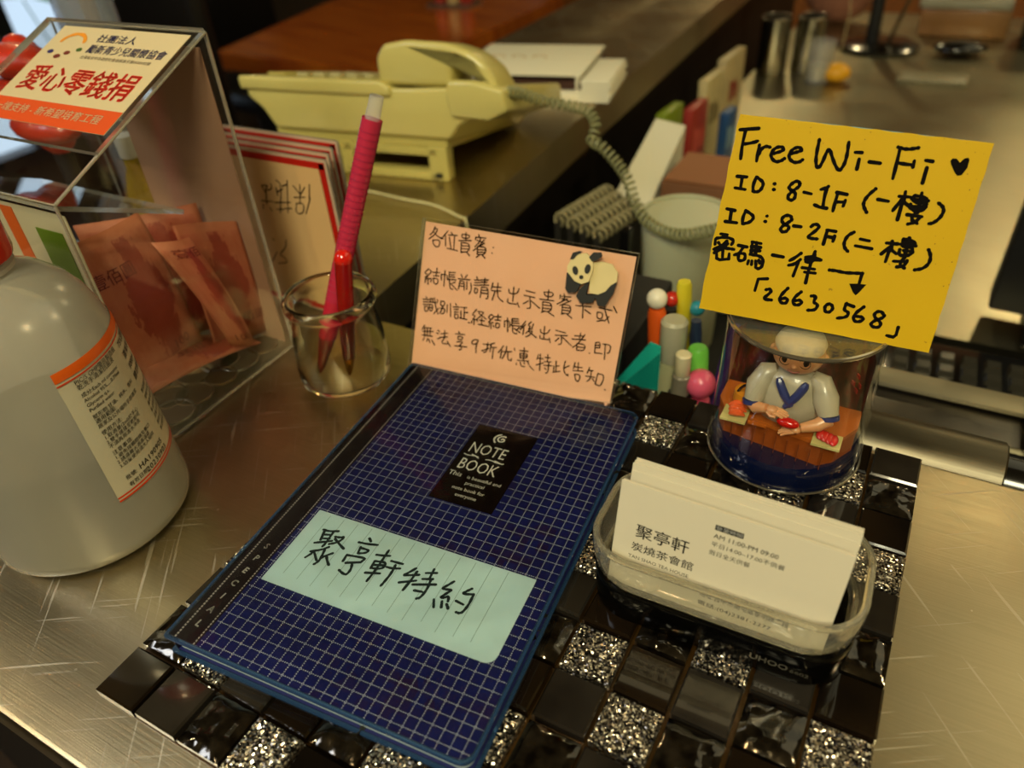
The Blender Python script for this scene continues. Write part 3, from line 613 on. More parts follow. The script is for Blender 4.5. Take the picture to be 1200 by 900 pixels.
def seg_poly(r, yc, n=26):
    a0 = math.asin(yc / r); return [(r * math.cos(a0 + (math.pi - 2 * a0) * k / n), r * math.sin(a0 + (math.pi - 2 * a0) * k / n)) for k in range(n + 1)]
cp = [(-.0345, -.010), (-.029, -.0195), (.021, -.0270), (.0275, -.0215), (.0345, -.008), (.0345, .006), (-.0345, .006)]
MB().prism(cp, .0176, .0305).build('counter_front', CWOOD2, cup)
ct = MB().prism([(x * 1.01, y * 1.02) for x, y in cp], .0306, .0330).build('counter_top', CWOOD, cup)
pk = MB()
for k in range(9): pk.box((-.024 + k * .0058, -.0236 - k * .00085, .024), (.0004, .0008, .0110))
pk.build('plank_joint', plain('joint_brown', '6b300c', 0.5), ct)
MB().lathe([(.0352, .0178), (.0352, .060)], n=40, smooth=True).build('backdrop', plain('dark_backdrop', '2a2a12', 0.6, vary=0.5), cup) if False else None
bd = MB(); vs = []; fs = []
for k in range(25):
    a = R(5 + 170 * k / 24); vs += [(.0350 * math.cos(a), .0350 * math.sin(a), .0178), (.0350 * math.cos(a), .0350 * math.sin(a), .066)]
for k in range(24): fs.append((2 * k, 2 * k + 2, 2 * k + 3, 2 * k + 1))
t = NT('painted_backdrop'); co = t.coord()
BDM = t.end(t.bsdf(Base_Color=t.ramp(t.noise(t.mapv(co, (120, 120, 60)), 1.0, 3), [(0.35, rgb('1e2410')), (0.5, rgb('5a3014')), (0.6, rgb('7a2a1a')), (0.7, rgb('8a7a3c'))]), Roughness=0.5))
bd.add(vs, fs, smooth=True).build('backdrop', BDM, cup)
def L(p): return (p[0] - GC[0], p[1] - GC[1], p[2] - GC[2])
SKIN = plain('painted_skin', 'c98f62', 0.35, coat=0.3, sss=0.1)
COAT = plain('figurine_coat', 'a8a08a', 0.35, coat=0.3)
BLUEC = plain('figurine_blue_collar', '2c3468', 0.35, coat=0.3)
ch = MB(); c0 = L((.0795, .1145, .0525)); ch.ball(c0, (.0172, .0108, .0190), n=28, m=16)
ch.ball(L((.0795, .1150, .0630)), (.0150, .0085, .0075), n=24, m=12)
ch.tube([L((.0712, .1145, .0685)), L((.0672, .1138, .0665)), L((.0640, .1105, .0590)), L((.0632, .1065, .0515))], [.0030, .0056, .0064, .0048], 16)
ch.tube([L((.0880, .1145, .0690)), L((.0922, .1138, .0670)), L((.0965, .1105, .0600)), L((.0998, .1065, .0530))], [.0030, .0056, .0064, .0048], 16)
body = ch.build('figurine_body', COAT, cup, label='grey white kimono coat of the sushi cook')
for s_, pts in ((1, [(.0628, .1067, .0522), (.0632, .1060, .0500)]), (2, [(.0998, .1067, .0535), (.1003, .1060, .0515)])):
    MB().tube([L(p) for p in pts], .0051, 14).build('cuff', BLUEC, body)
cl = MB()
for a, b, cc in (((.0735, .1062, .0690), (.0765, .1040, .0625), (.0822, .1030, .0560)), ((.0868, .1062, .0695), (.0850, .1040, .0630), (.0790, .1030, .0545))):
    cl.tube(arc(L(a), L(b), L(cc), 8), [.0012, .0020, .0022, .0022, .0022, .0022, .0020, .0018, .0012], 8)
cl.build('collar', BLUEC, body)
def hand(base, tip, up, nm='hand'):
    h = MB(); b = Vector(L(base)); d = (Vector(L(tip)) - b); u = Vector(up).normalized(); sd = d.normalized().cross(u)
    h.ball(tuple(b + d * .25), (.0031, .0028, .0021), n=12, m=8)
    for k, (o, ln) in enumerate(((-.0019, .85), (-.0006, 1.0), (.0007, .95), (.0019, .75))):
        p = b + d * .35 + sd * o; h.tube([p, p + d * .4 * ln - u * .0004, p + d * .75 * ln - u * .0018], [.0009, .0008, .0006], 7)
    p = b + d * .1 + sd * .0022; h.tube([p, p + d * .25 + sd * .0018, p + d * .5 + sd * .0016], [.0010, .0009, .0007], 7)
    return h
fa = MB(); fa.tube([L((.0632, .1062, .0510)), L((.0660, .1030, .0500)), L((.0715, .1005, .0530))], [.0039, .0034, .0024], 12)
fa.tube([L((.1003, .1060, .0520)), L((.0960, .1020, .0495)), L((.0890, .0995, .0470))], [.0039, .0034, .0024], 12)
fa.build('forearm', SKIN, body)
hand((.0715, .1005, .0532), (.0812, .0985, .0540), (0, -.3, 1)).build('hand', SKIN, body)
hand((.0890, .0995, .0465), (.0800, .0970, .0445), (0, -.3, 1)).build('hand', SKIN, body)
MB().ball(L((.0828, .0975, .0498)), (.0056, .0030, .0026), n=16, m=10).build('sushi_piece', plain('red_tuna', 'b3150c', 0.2, coat=0.6), cup)
hc = L((.0797, .1135, .0815)); hd = MB().ball(hc, (.0124, .0105, .0108), n=28, m=18)
hd.ball((hc[0], hc[1] - .0104, hc[2] - .0020), (.0014, .0014, .0012), n=10, m=6)
for s_ in (-1, 1): hd.ball((hc[0] + s_ * .0122, hc[1], hc[2] - .0005), (.0018, .0016, .0026), n=10, m=6)
head = hd.build('figurine_head', SKIN, cup)
ey = MB()
for s_ in (-1, 1): ey.ball((hc[0] + s_ * .0046, hc[1] - .0091, hc[2] + .0006), (.0018, .0009, .0022), n=12, m=8)
ey.build('eye', plain('dark_brown_eye', '1c0f08', 0.1), head)
gl_ = MB()
for s_ in (-1, 1): gl_.tube([(hc[0] + s_ * .0046 + .0026 * math.cos(a), hc[1] - .0100, hc[2] + .0006 + .0027 * math.sin(a)) for a in [k * math.pi / 8 for k in range(17)]], .00022, 5)
gl_.build('spectacles', CHROME, head)
MB().tube([(hc[0] - .0028, hc[1] - .0098, hc[2] - .0048), (hc[0], hc[1] - .0103, hc[2] - .0056), (hc[0] + .0028, hc[1] - .0098, hc[2] - .0048)], .0004, 6).build('mouth', plain('mouth_red', '7a2a18', 0.4), head)
MB().lathe([(.0116, .0), (.0121, .0022), (.0104, .0058), (.0070, .0074), (.0, .0078)], (hc[0], hc[1], hc[2] + .0000 + .0038), n=28).build('hat', plain('white_cook_hat', 'cfc8b4', 0.6), head)
TRAY = plain('bamboo_tray', 'b7ad6e', 0.4, coat=0.3)
SHR = plain('orange_shrimp', 'd4582a', 0.25, coat=0.5, vary=0.25)
tr1 = MB().box(L((.0560, .1030, .0420)), (.0130, .0120, .0012), M=None).build('tray', TRAY, cup)
sm_ = MB()
for k in range(3): sm_.tube(arc(L((.0515 + k * .001, .1075 - k * .0036, .0436)), L((.056, .1070 - k * .0036, .0480)), L((.0610, .1085 - k * .0036, .0440)), 6), [.0008, .0016, .0021, .0022, .0020, .0014, .0006], 8)
sm_.build('shrimp', SHR, tr1)
tr2 = MB().box(L((.1020, .1010, .0420)), (.0135, .0110, .0012)).build('tray', TRAY, cup)
sm_ = MB()
for k in range(4): sm_.ball(L((.0985 + k * .0022, .1020 - k * .0008, .0445)), (.0022, .0042, .0019), n=12, m=7)
sm_.build('tuna_slice', plain('red_tuna_slice', 'b4221a', 0.2, coat=0.6, vary=0.2), tr2)
pt = MB(); pt.lathe([(.0, .0), (.0058, .0004), (.0072, .005), (.0064, .0095), (.0, .0105)], L((.0585, .1140, .0412)), n=20)
pot = pt.build('rice_tub', plain('yellow_lacquer', 'c07a18', 0.25, coat=0.5), cup)
MB().tube(arc(L((.0530, .1120, .0470)), L((.0585, .1090, .0660)), L((.0640, .1120, .0470)), 8), .0008, 7).build('tub_handle', BLACKP, pot)
cb = MB()
for k, (a, z) in enumerate(((32, .046), (26, .0425), (37, .0395), (30, .0375))):
    Mx = Matrix.Rotation(R(a), 4, 'Z') @ Matrix.Translation((.0336, 0, z)); cb.box((0, 0, 0), (.0006, .0028, .0022), M=Mx)
cb.build('wall_card', plain('red_small_card', 'a01c14', 0.4), cup)
MB().box(L((.0680, .1000, .0418)), (.0095, .0016, .0012)).build('chopstick', CWOOD, cup)

# the sign
GM = frame((.0308, .1048, .0999), (.9913, .1185, -.0567), (.007, .3831, .9237)); GW, GH = .1033, .0907
b0 = Vector((.082, .113, .0962)); sg = thing('wifi_sign', 'yellow handwritten wifi sign on the lid of the figurine cup', 'sign', b0)
T = Matrix.Translation(-b0) @ GM
t = NT('yellow_card'); co = t.coord(); gr = t.math('GREATER_THAN', t.noise(co, 330, 2, 0.6), 0.745)
YEL = t.end(t.bsdf(Base_Color=t.mix(t.math('MULTIPLY', gr, 0.5), t.mix(t.noise(co, 25, 3), rgb('b89400'), rgb('c29e00')), rgb('5a3a10')), Roughness=0.6, Specular_IOR_Level=0.2))
bd = MB().prism([(0, 0), (GW, 0), (GW, GH), (.052, GH + .0002), (0, GH)], -.0021, -.0001, 0, T).build('card_back', plain('teal_card_edge', '3f8f9a', 0.5), sg)
edge = [(0, 0)] + [(GW * k / 16, .0001 * math.sin(k * 2.1)) for k in range(1, 16)] + [(GW, 0)] + [(GW + .00018 * math.sin(k * 3.7), GH * k / 16) for k in range(1, 16)] + [(GW, GH)] + [(GW * (16 - k) / 16, GH + .00018 * math.sin(k * 2.9)) for k in range(1, 16)] + [(0, GH)] + [(.0003 * math.sin(k * 4.3) - .0002, GH * (16 - k) / 16) for k in range(1, 16)]
fc = MB().prism(edge, 0, .0006, 0, T, 1).build('card_face', [YEL, plain('card_paper_edge', 'd8c89a', 0.7)], sg)
ik = MB(); strokes(ik, parse(SIGN_INK), .00158, flat(.00064, T))
for pl_ in parse(SIGN_FILL): ik.add([flat(.00068, T)(x, y) for x, y in pl_], [list(range(len(pl_)))])
ik.build('handwriting', INK, fc)
sp_ = MB(); rs = random.Random(5)
for k in range(26):
    x, y = (rs.uniform(.0, GW), GH - abs(rs.gauss(0, .004)) - .0004) if k % 2 else (GW - abs(rs.gauss(0, .005)) - .0004, rs.uniform(.03, GH - .001))
    r = rs.uniform(.0001, .0003); sp_.add([flat(.00066, T)(x + r * math.cos(a), y + r * math.sin(a)) for a in [j * 1.2566 for j in range(5)]], [(0, 1, 2, 3, 4)])
sp_.build('worn_specks', plain('worn_brown', '6b4a12', 0.8), fc)
MB().box((0, -.001, -.0008), (.030, .008, .0016), bev=.0004).build('holder_foot', clear('foot_plastic'), sg)

# ================================================================ business card holder
hb = Vector((.0778, .0125, .0083)); HR = .028
hold = thing('card_holder', 'oval clear and black plastic holder full of business cards', 'card holder', hb, HR)
def shell(mb, levels, n=8, M=None, mi=0):
    """loft of rounded rectangles: (w, h, r, z, dy)"""
    rings = [[(x, y + dy, z) for x, y in rrect(w_, h_, r_, n)] for (w_, h_, r_, z, dy) in levels]; m = len(rings[0]); vs = [p for q in rings for p in q]
    fs = [(i * m + k, i * m + (k + 1) % m, (i + 1) * m + (k + 1) % m, (i + 1) * m + k) for i in range(len(rings) - 1) for k in range(m)]
    mb.add(vs, fs, mi, True, M); return m, vs
b = MB(); m, vs = shell(b, [(.1075, .0560, .0190, 0, 0), (.1095, .0575, .0195, .001, 0), (.1110, .0585, .0200, .0175, 0), (.1100, .0575, .0195, .0185, 0)])
b.add(vs[:m], [list(range(m))[::-1]]); b.add(vs[-m:], [list(range(m))])
bs = b.build('holder_base', plain('glossy_black_base', '030303', 0.16, spec=0.25), hold)
tx = MB()
def fr_(x, y, h=0.0): return (x, -.02900 - .00025 * y / .005 - h, y)
lettering(tx, 'UHOO', .0190, .0080, .0050, fr_, width=.0150, height=.0036, bold=.03)
lettering(tx, '6602', .0350, .0080, .0030, fr_, width=.0072, height=.0022, bold=.005)
tx.build('moulded_lettering', plain('grey_print', '8d8776', 0.4), bs)
CLR = clear('holder_clear_plastic', (0.96, 0.95, 0.90), 1.0, 0.03, 1.58, 0.07, (0.9, 0.88, 0.8))
b = MB(); m, vs = shell(b, [(.101, .048, .018, .0188, 0), (.107, .054, .019, .0200, 0), (.111, .058, .020, .0230, 0), (.113, .0600, .020, .032, 0), (.113, .0600, .020, .0395, 0)])
b.build('clear_wall_outer', CLR, hold)
b = MB(); m, vs = shell(b, [(.1060, .053, .0175, .0200, 0), (.1075, .0545, .0175, .032, 0), (.1075, .0545, .0175, .0395, 0)])
b.build('clear_wall_inner', CLR, hold)
b = MB(); ro = [(x, y, .0396) for x, y in rrect(.113, .0600, .020, 8)]; ri = [(x, y, .0396) for x, y in rrect(.1075, .0545, .0175, 8)]; n = len(ro)
pth = [((a[0] + c_[0]) / 2, (a[1] + c_[1]) / 2, .0392) for a, c_ in zip(ro, ri)]
b.tube(pth + [pth[0]], .0015, 8, cap=False); b.build('clear_rim', plain('rim_plastic', 'd8d2bc', 0.06, trans=0.85, spec=0.8), hold)
pth = [(x, y, .0198) for x, y in rrect(.106, .053, .0195, 8)]
MB().tube(pth + [pth[0]], .0011, 8, cap=False).build('clear_foot_edge', plain('rim_plastic', 'd8d2bc'), hold)
CARD = plain('cream_card_stock', 'cfc6ae', 0.55)
cu_ = Vector((.8990, .0190, -.0310)).normalized()
cdn = Vector((-.0009, -.0045, -.0267)).normalized()
for k in range(9):
    off = .0011 * k + (.0066 if k >= 3 else 0) - (.0 if k < 3 else .0)
    lift = (0, -.0008, -.0014, -.0030, .0002, -.0004, -.0002, -.0009, -.0006)[k]
    tl = Vector((.0346, -.0035 + off, .0805 + lift)) + (Vector((.0005, 0, 0)) if k >= 3 else Vector((0, 0, 0)))
    M = frame(tl, cu_, -cdn); org = tl + cdn * .054 + cu_ * .045
    lab = ('front business card in the clear holder, facing us with a restaurant name and hours' if k == 0 else
           ('second', 'third', 'fourth', 'fifth', 'sixth', 'seventh', 'eighth', 'rearmost')[k - 1] + (' business card of the near bundle, close behind the front card' if k < 3 else ' business card from the front, in the raised rear bundle'))
    cdt = thing('business_card', lab, 'card', org, 0, 'business cards in holder')
    Tc = Matrix.Translation(-org) @ M
    MB().prism([(0, -.054), (.09, -.054), (.09, 0), (0, 0)], -.00035, 0, 0, Tc).build('card', CARD, cdt)
    if k in (0, 4):
        tx = MB(); f = flat(.00006, Tc)
        lettering(tx, '聚亭軒', .0090, -.0262, .0075, f, width=.0225, height=.0072, bold=.012)
        lettering(tx, '炭燒茶會館', .0082, -.0335, .0050, f, width=.0265, height=.0046, bold=.008)
        lettering(tx, 'TAN SHAO TEA HOUSE', .0075, -.0378, .0026, f, width=.0262, height=.0018)
        bx = [f(.0398, -.0064), f(.0508, -.0064), f(.0508, -.0090), f(.0398, -.0090)]; tx.add(bx, [(0, 1, 2, 3)][::-1])
        lettering(tx, 'AM 11:00-PM 09:00', .0399, -.0130, .0030, f, width=.0250, height=.0022, bold=.015)
        lettering(tx, '平日14:00~17:00不供餐', .0397, -.0174, .0030, f, width=.0285, height=.0026)
        lettering(tx, '假日全天供餐', .0395, -.0217, .0030, f, width=.0162, height=.0026)
        tx.add([f(.0392, -.0392), f(.0492, -.0392), f(.0492, -.0399), f(.0392, -.0399)], [(0, 1, 2, 3)])
        lettering(tx, '地址:台中市南屯區黎明路二段', .0396, -.0445, .0036, f, width=.036, height=.0030, bold=.01)
        lettering(tx, '電話:(04)2381-2277', .0396, -.0495, .0036, f, width=.030, height=.0028, bold=.01)
        tx.build('print', plain('card_print', '0d0a08', 0.9, spec=0.1), cdt)
        w_ = MB(); lettering(w_, '營業時間', .0402, -.0087, .0024, flat(.0001, Tc), width=.0102, height=.0019, bold=.01)
        w_.build('print', WHITE, cdt)

# ================================================================ sanitizer bottle
BC = (-.250, -.0738, 0.0003)
bt = thing('sanitizer_bottle', 'large translucent white plastic bottle, half full, with an orange-edged label', 'bottle', BC)
t = NT('milky_plastic')
tr = t.n('ShaderNodeBsdfTransparent', inp={0: (0.97, 0.96, 0.93, 1)}).outputs[0]
tl = t.n('ShaderNodeBsdfTranslucent', inp={0: rgb('f2ecdc')}).outputs[0]
df = t.n('ShaderNodeBsdfDiffuse', inp={0: rgb('eee8d6')}).outputs[0]
m1 = t.n('ShaderNodeMixShader', inp={0: 0.5, 1: tl, 2: df}).outputs[0]
m2 = t.n('ShaderNodeMixShader', inp={0: 0.50, 1: tr, 2: m1}).outputs[0]
gl = t.n('ShaderNodeBsdfGlossy', inp={'Color': (1, 1, 1, 1), 'Roughness': 0.22}).outputs[0]
fr = t.math('MULTIPLY', t.n('ShaderNodeFresnel', inp={'IOR': 1.45}).outputs[0], 1.0)
MILK = t.end(t.n('ShaderNodeMixShader', inp={0: fr, 1: m2, 2: gl}).outputs[0])
prof = [(0, .0004), (.040, .0004), (.0475, .0015), (.0505, .005), (.0508, .010), (.0500, .040), (.0478, .098), (.0468, .112), (.0450, .120), (.0420, .129), (.0370, .1375), (.0300, .1445), (.0220, .1490), (.0185, .1510), (.0180, .1560)]
MB().lathe(prof, n=72).build('bottle_body', MILK, bt)
t = NT('sanitizer_fluid')
tr = t.n('ShaderNodeBsdfTransparent', inp={0: rgb('8f8d80')}).outputs[0]; df = t.n('ShaderNodeBsdfDiffuse', inp={0: rgb('7f7c6c')}).outputs[0]
FLU = t.end(t.n('ShaderNodeMixShader', inp={0: 0.45, 1: tr, 2: df}).outputs[0])
MB().lathe([(0, .0012), (.044, .0014), (.0492, .006), (.0485, .040), (.0476, .066), (0, .066)], n=56).build('sanitizer_liquid', FLU, bt)
REDC = plain('red_pump_cap', 'b01c08', 0.25, coat=0.4)
MB().lathe([(.0195, .1562), (.0215, .1566), (.0222, .159), (.0222, .174), (.0210, .177), (.0, .1775)], n=40).build('cap', REDC, bt)
MB().lathe([(.0185, .1512), (.0205, .1516), (.0205, .1535), (.0185, .1540)], n=40).build('neck_ring', MILK, bt)
# label wrapped on the body
def rad(z):
    for (r0, z0), (r1, z1) in zip(prof[3:], prof[4:]):
        if z0 <= z <= z1: return r0 + (r1 - r0) * (z - z0) / (z1 - z0)
    return .0505
A0, A1 = -10.0, 82.0
def cyl(h0):
    def f(x, y, h=0.0):
        a = R(A0) + x / .049; r = rad(y) + h0 + h; return (r * math.cos(a), r * math.sin(a), y)
    return f
LW = R(A1 - A0) * .049
def band(mb, z0, z1, h0, mi=0, x0=0.0, x1=None, n=26):
    f = cyl(h0); x1 = LW if x1 is None else x1; vs = []; fs = []; m = 4
    for j in range(m + 1):
        for i in range(n + 1): vs.append(f(x0 + (x1 - x0) * i / n, z0 + (z1 - z0) * j / m))
    for j in range(m):
        for i in range(n): fs.append((j * (n + 1) + i, j * (n + 1) + i + 1, (j + 1) * (n + 1) + i + 1, (j + 1) * (n + 1) + i))
    mb.add(vs, fs, mi, True)
LBL = plain('bottle_label_film', 'b9b096', 0.35, coat=0.3)
lb = MB(); band(lb, .0365, .1140, .0003); lbo = lb.build('label', LBL, bt)
ORG = plain('orange_label_band', 'd0560c', 0.35); ORR = plain('red_orange_line', 'c43a10', 0.35)
for z0_, z1_, m_ in ((.1092, .1140, ORG), (.1072, .1080, ORR), (.0365, .0376, ORR), (.0385, .0395, ORR)):
    lb = MB(); band(lb, z0_, z1_, .0005); lb.build('label_band', m_, lbo)
tx = MB(); f = cyl(.0005)
yy = .1042
lines = [('PIC/S GMP優良製造廠', .0030), ('乾洗手清潔抗菌液', .0030), ('', 0), ('成分:Each ml contains:', .0026), ('Alcohol 95%.....0.79ml', .0026), ('Glycerin q.s.', .0026), ('Purified water', .0026), ('', 0), ('賦形劑:甘油、純水、香料', .0026), ('適用範圍:', .0028), ('居家及公共場所手部清潔', .0026), ('', 0), ('使用方法:', .0028), ('1.取適量(2ml)於手心', .0026), ('2.雙手搓揉至乾即可', .0026), ('不須再用清水沖洗', .0026), ('', 0), ('注意事項:', .0028), ('1.避免接觸眼睛及傷口', .0026), ('2.請遠離火源高溫處', .0026), ('3.幼童使用須大人陪同', .0026)]
for s_, h_ in lines:
    if s_: lettering(tx, s_, .0075, yy, h_ * 1.05, f, bold=.006)
    yy -= .00285 if s_ else .0013
lettering(tx, '批號:', .0075, .0455, .0030, f, bold=.01); lettering(tx, '有效日期:', .0075, .0410, .0030, f, bold=.01)
lettering(tx, 'HA190905', .0160, .0452, .0045, f, bold=.02, spacing=1.1); lettering(tx, '20230903', .0190, .0403, .0045, f, bold=.02, spacing=1.1)
for k, s_ in enumerate(('75%酒精抗菌', '清潔用 外用', '1000ml', '請勿飲用')): lettering(tx, s_, .0420, .1020 - k * .0065, .0045, f, bold=.02)
for k in range(7): lettering(tx, '製造廠商:衛生用品股份有限公司'[k % 3:], .0420, .0740 - k * .0042, .0028, f, bold=.01)
tx.build('label_print', plain('label_black_print', '26221c', 0.6), lbo)

# ================================================================ donation box
bx0 = (-.325, .042, 0.0004); bx = thing('donation_box', 'clear acrylic donation box with a sloping printed lid, banknotes inside', 'donation box', bx0)
XR, XL, YF, YB, HF, HB, TH_ = -.2600, -.4000, -.0185, .1010, .1585, .2120, .0026
Tb = Matrix.Translation((-bx0[0], -bx0[1], -bx0[2] + .0004))
side = [(YF, .0), (YB, .0), (YB, HB), (YF, HF)]
MX = Matrix(((0, 0, 1, 0), (1, 0, 0, 0), (0, 1, 0, 0), (0, 0, 0, 1)))       # (y, z, x) -> world
for xx in (XR - TH_, XL): MB().prism([(a, b_) for a, b_ in side], xx, xx + TH_, 0, Tb @ MX, 1).build('side_panel', [ACR, ACRE], bx)
MB().box(((XL + XR) / 2, YF + TH_ / 2, HF / 2), (XR - XL - 2 * TH_, TH_, HF), 0, Tb).build('front_panel', ACR, bx)
MB().box(((XL + XR) / 2, YB - TH_ / 2, HB / 2), (XR - XL - 2 * TH_, TH_, HB), 0, Tb).build('back_panel', ACR, bx)
MB().box(((XL + XR) / 2, (YF + YB) / 2, TH_ / 2), (XR - XL - 2 * TH_, YB - YF - 2 * TH_, TH_), 0, Tb).build('bottom_panel', ACR, bx)
sl_len = math.hypot(YB - YF, HB - HF); SM = frame((XL, YF, HF), (1, 0, 0), (0, YB - YF, HB - HF)); SMt = Tb @ SM
MB().prism([(0, .034), (XR - XL, .034), (XR - XL, sl_len), (0, sl_len)], 0, TH_, 0, SMt, 1).build('lid_panel', [ACR, ACRE], bx)
fp = frame((XL + TH_, YF + .001, HF - .001), (1, 0, 0), (0, .069, -.031)); MB().prism([(0, 0), (XR - XL - 2 * TH_, 0), (XR - XL - 2 * TH_, .076), (0, .076)], -TH_, 0, 0, Tb @ fp, 1).build('inner_flap', [ACR, ACRE], bx)
eb = MB()
for p, q in (((XR, YF, .002), (XR, YF, HF)), ((XR, YF, HF), (XR, YB, HB)), ((XR, YB, HB), (XR, YB, .002)), ((XR, YB, .0015), (XR, YF, .0015)), ((XL, YF, HF), (XR, YF, HF)), ((XL, YB, HB), (XR, YB, HB))):
    eb.tube([tuple(Tb @ Vector(p)), tuple(Tb @ Vector(q))], .0006, 6)
eb.build('glued_edge', plain('glued_acrylic_edge', 'cdc4ac', 0.1, trans=0.7, spec=0.8), bx)
LBC = plain('donation_label_paper', 'c9b78e', 0.5, vary=0.03)
xl = .0255; xr_ = XR - XL - .0035; y0_, y1_ = .0455, .1240
lp = MB().prism([(xl, y0_), (xr_, y0_), (xr_, y1_), (xl, y1_)], TH_ + .0001, TH_ + .0004, 0, SMt).build('printed_label', LBC, bx)
f = flat(TH_ + .00048, SMt)
w_ = MB(); w_.add([f(xl, y0_), f(xr_, y0_), f(xr_, .0620), f(xl, .0620)], [(0, 1, 2, 3)]); w_.build('orange_band', plain('orange_print', 'cf4a0e', 0.5), lp)
f2 = flat(TH_ + .00056, SMt)
w_ = MB(); lettering(w_, '一塊支持 - 新希望培育工程', xl + .006, .0515, .0065, f2, width=.094, height=.0066, bold=.01); w_.build('band_lettering', plain('cream_print', 'd9cfa6', 0.5), lp)
w_ = MB(); lettering(w_, '愛心零錢捐', xl + .009, .0690, .0180, f2, width=.094, height=.0205, bold=.035); w_.build('red_lettering', plain('red_print', 'd02a10', 0.5), lp)
w_ = MB(); lettering(w_, '社團法人', xl + .040, .1120, .0075, f2, width=.034, height=.0068, bold=.02); lettering(w_, '勵新青少兒關懷協會', xl + .040, .1025, .0075, f2, width=.066, height=.0072, bold=.02)
w_.build('blue_lettering', plain('navy_print', '1d1a55', 0.5), lp)
w_ = MB(); lettering(w_, '台灣省台中市政府社會局核准字第0930102號', xl + .040, .0975, .0030, f2, width=.060, height=.0028); w_.build('small_lettering', plain('brown_print', '4a3a2a', 0.6), lp)
w_ = MB(); strokes(w_, [[(xl + .021 + .0105 * math.cos(a), .1090 + .0085 * math.sin(a)) for a in [.25 + .21 * k for k in range(14)]]], .0026, f2, curve=False); w_.build('logo_arc', plain('orange_logo', 'dd8a12', 0.5), lp)
for (cx_, cy_, r_, cc) in ((.0095, .1010, .0022, '28205c'), (.0190, .0975, .0024, '6b2418'), (.0250, .1010, .0022, '6b2418'), (.0330, .1045, .0021, '3d5a1c')):
    w_ = MB(); w_.add([f2(xl + cx_ + r_ * math.cos(a) * 1.25, cy_ + r_ * .8 * math.sin(a)) for a in [k * .5236 for k in range(12)]], [list(range(12))]); w_.build('logo_dot', plain('logo_' + cc, cc, 0.5), lp)
# papers seen through the front and the back of the box
fl = MB().box((-.3240, YF + .0045, .118), (.118, .0006, .064), 0, Tb).build('front_flyer', plain('flyer_white', 'c8bd9a', 0.6), bx)
MB().box((-.2850, YF + .0040, .113), (.0225, .0005, .052), 0, Tb).build('green_panel', plain('flyer_green', '5f7a10', 0.6), fl)
MB().box((-.3170, YF + .0040, .128), (.0110, .0005, .040), 0, Tb).build('orange_panel', plain('flyer_orange', 'cf5a10', 0.6), fl)
t = NT('tan_backing_card'); BKP = t.end(t.bsdf(Base_Color=t.mix(t.noise(t.coord(), 18, 3), rgb('96705a'), rgb('b08a6c')), Roughness=0.6))
MB().box((-.3105, YB - .0036, .1045), (.092, .0006, .200), 0, Tb).build('backing_card', BKP, bx)

# banknotes and coins in the box
t = NT('red_banknote'); uv = t.coord('UV'); su = t.n('ShaderNodeSeparateXYZ', inp={0: uv}); u, v = su.outputs[0], su.outputs[1]
nz = t.noise(t.mapv(uv, (14, 7, 1)), 1.0, 5, 0.65); fine = t.noise(t.mapv(uv, (90, 45, 1)), 1.0, 3, 0.7)
pink = t.mix(fine, rgb('c07850'), rgb('a4543a')); dark = t.mix(fine, rgb('74190e'), rgb('9a3520'))
d1 = t.math('SUBTRACT', 1.0, t.math('MULTIPLY', t.math('ADD', t.math('ABSOLUTE', t.math('SUBTRACT', u, 0.62)), t.math('ABSOLUTE', t.math('MULTIPLY', t.math('SUBTRACT', v, 0.48), 0.55))), 3.2))
msk = t.math('GREATER_THAN', t.math('ADD', d1, t.math('MULTIPLY', t.math('SUBTRACT', nz, 0.5), 1.3)), 0.05)
edge_ = t.math('MINIMUM', t.math('MINIMUM', u, t.math('SUBTRACT', 1.0, u)), t.math('MULTIPLY', t.math('MINIMUM', v, t.math('SUBTRACT', 1.0, v)), 0.5))
inb = t.math('GREATER_THAN', edge_, 0.035)
inner = t.mix(t.math('MULTIPLY', msk, 0.85), t.mix(nz, rgb('a04a30'), rgb('bd7452')), dark)
BILL = t.end(t.bsdf(Base_Color=t.mix(inb, pink, inner), Roughness=0.6))
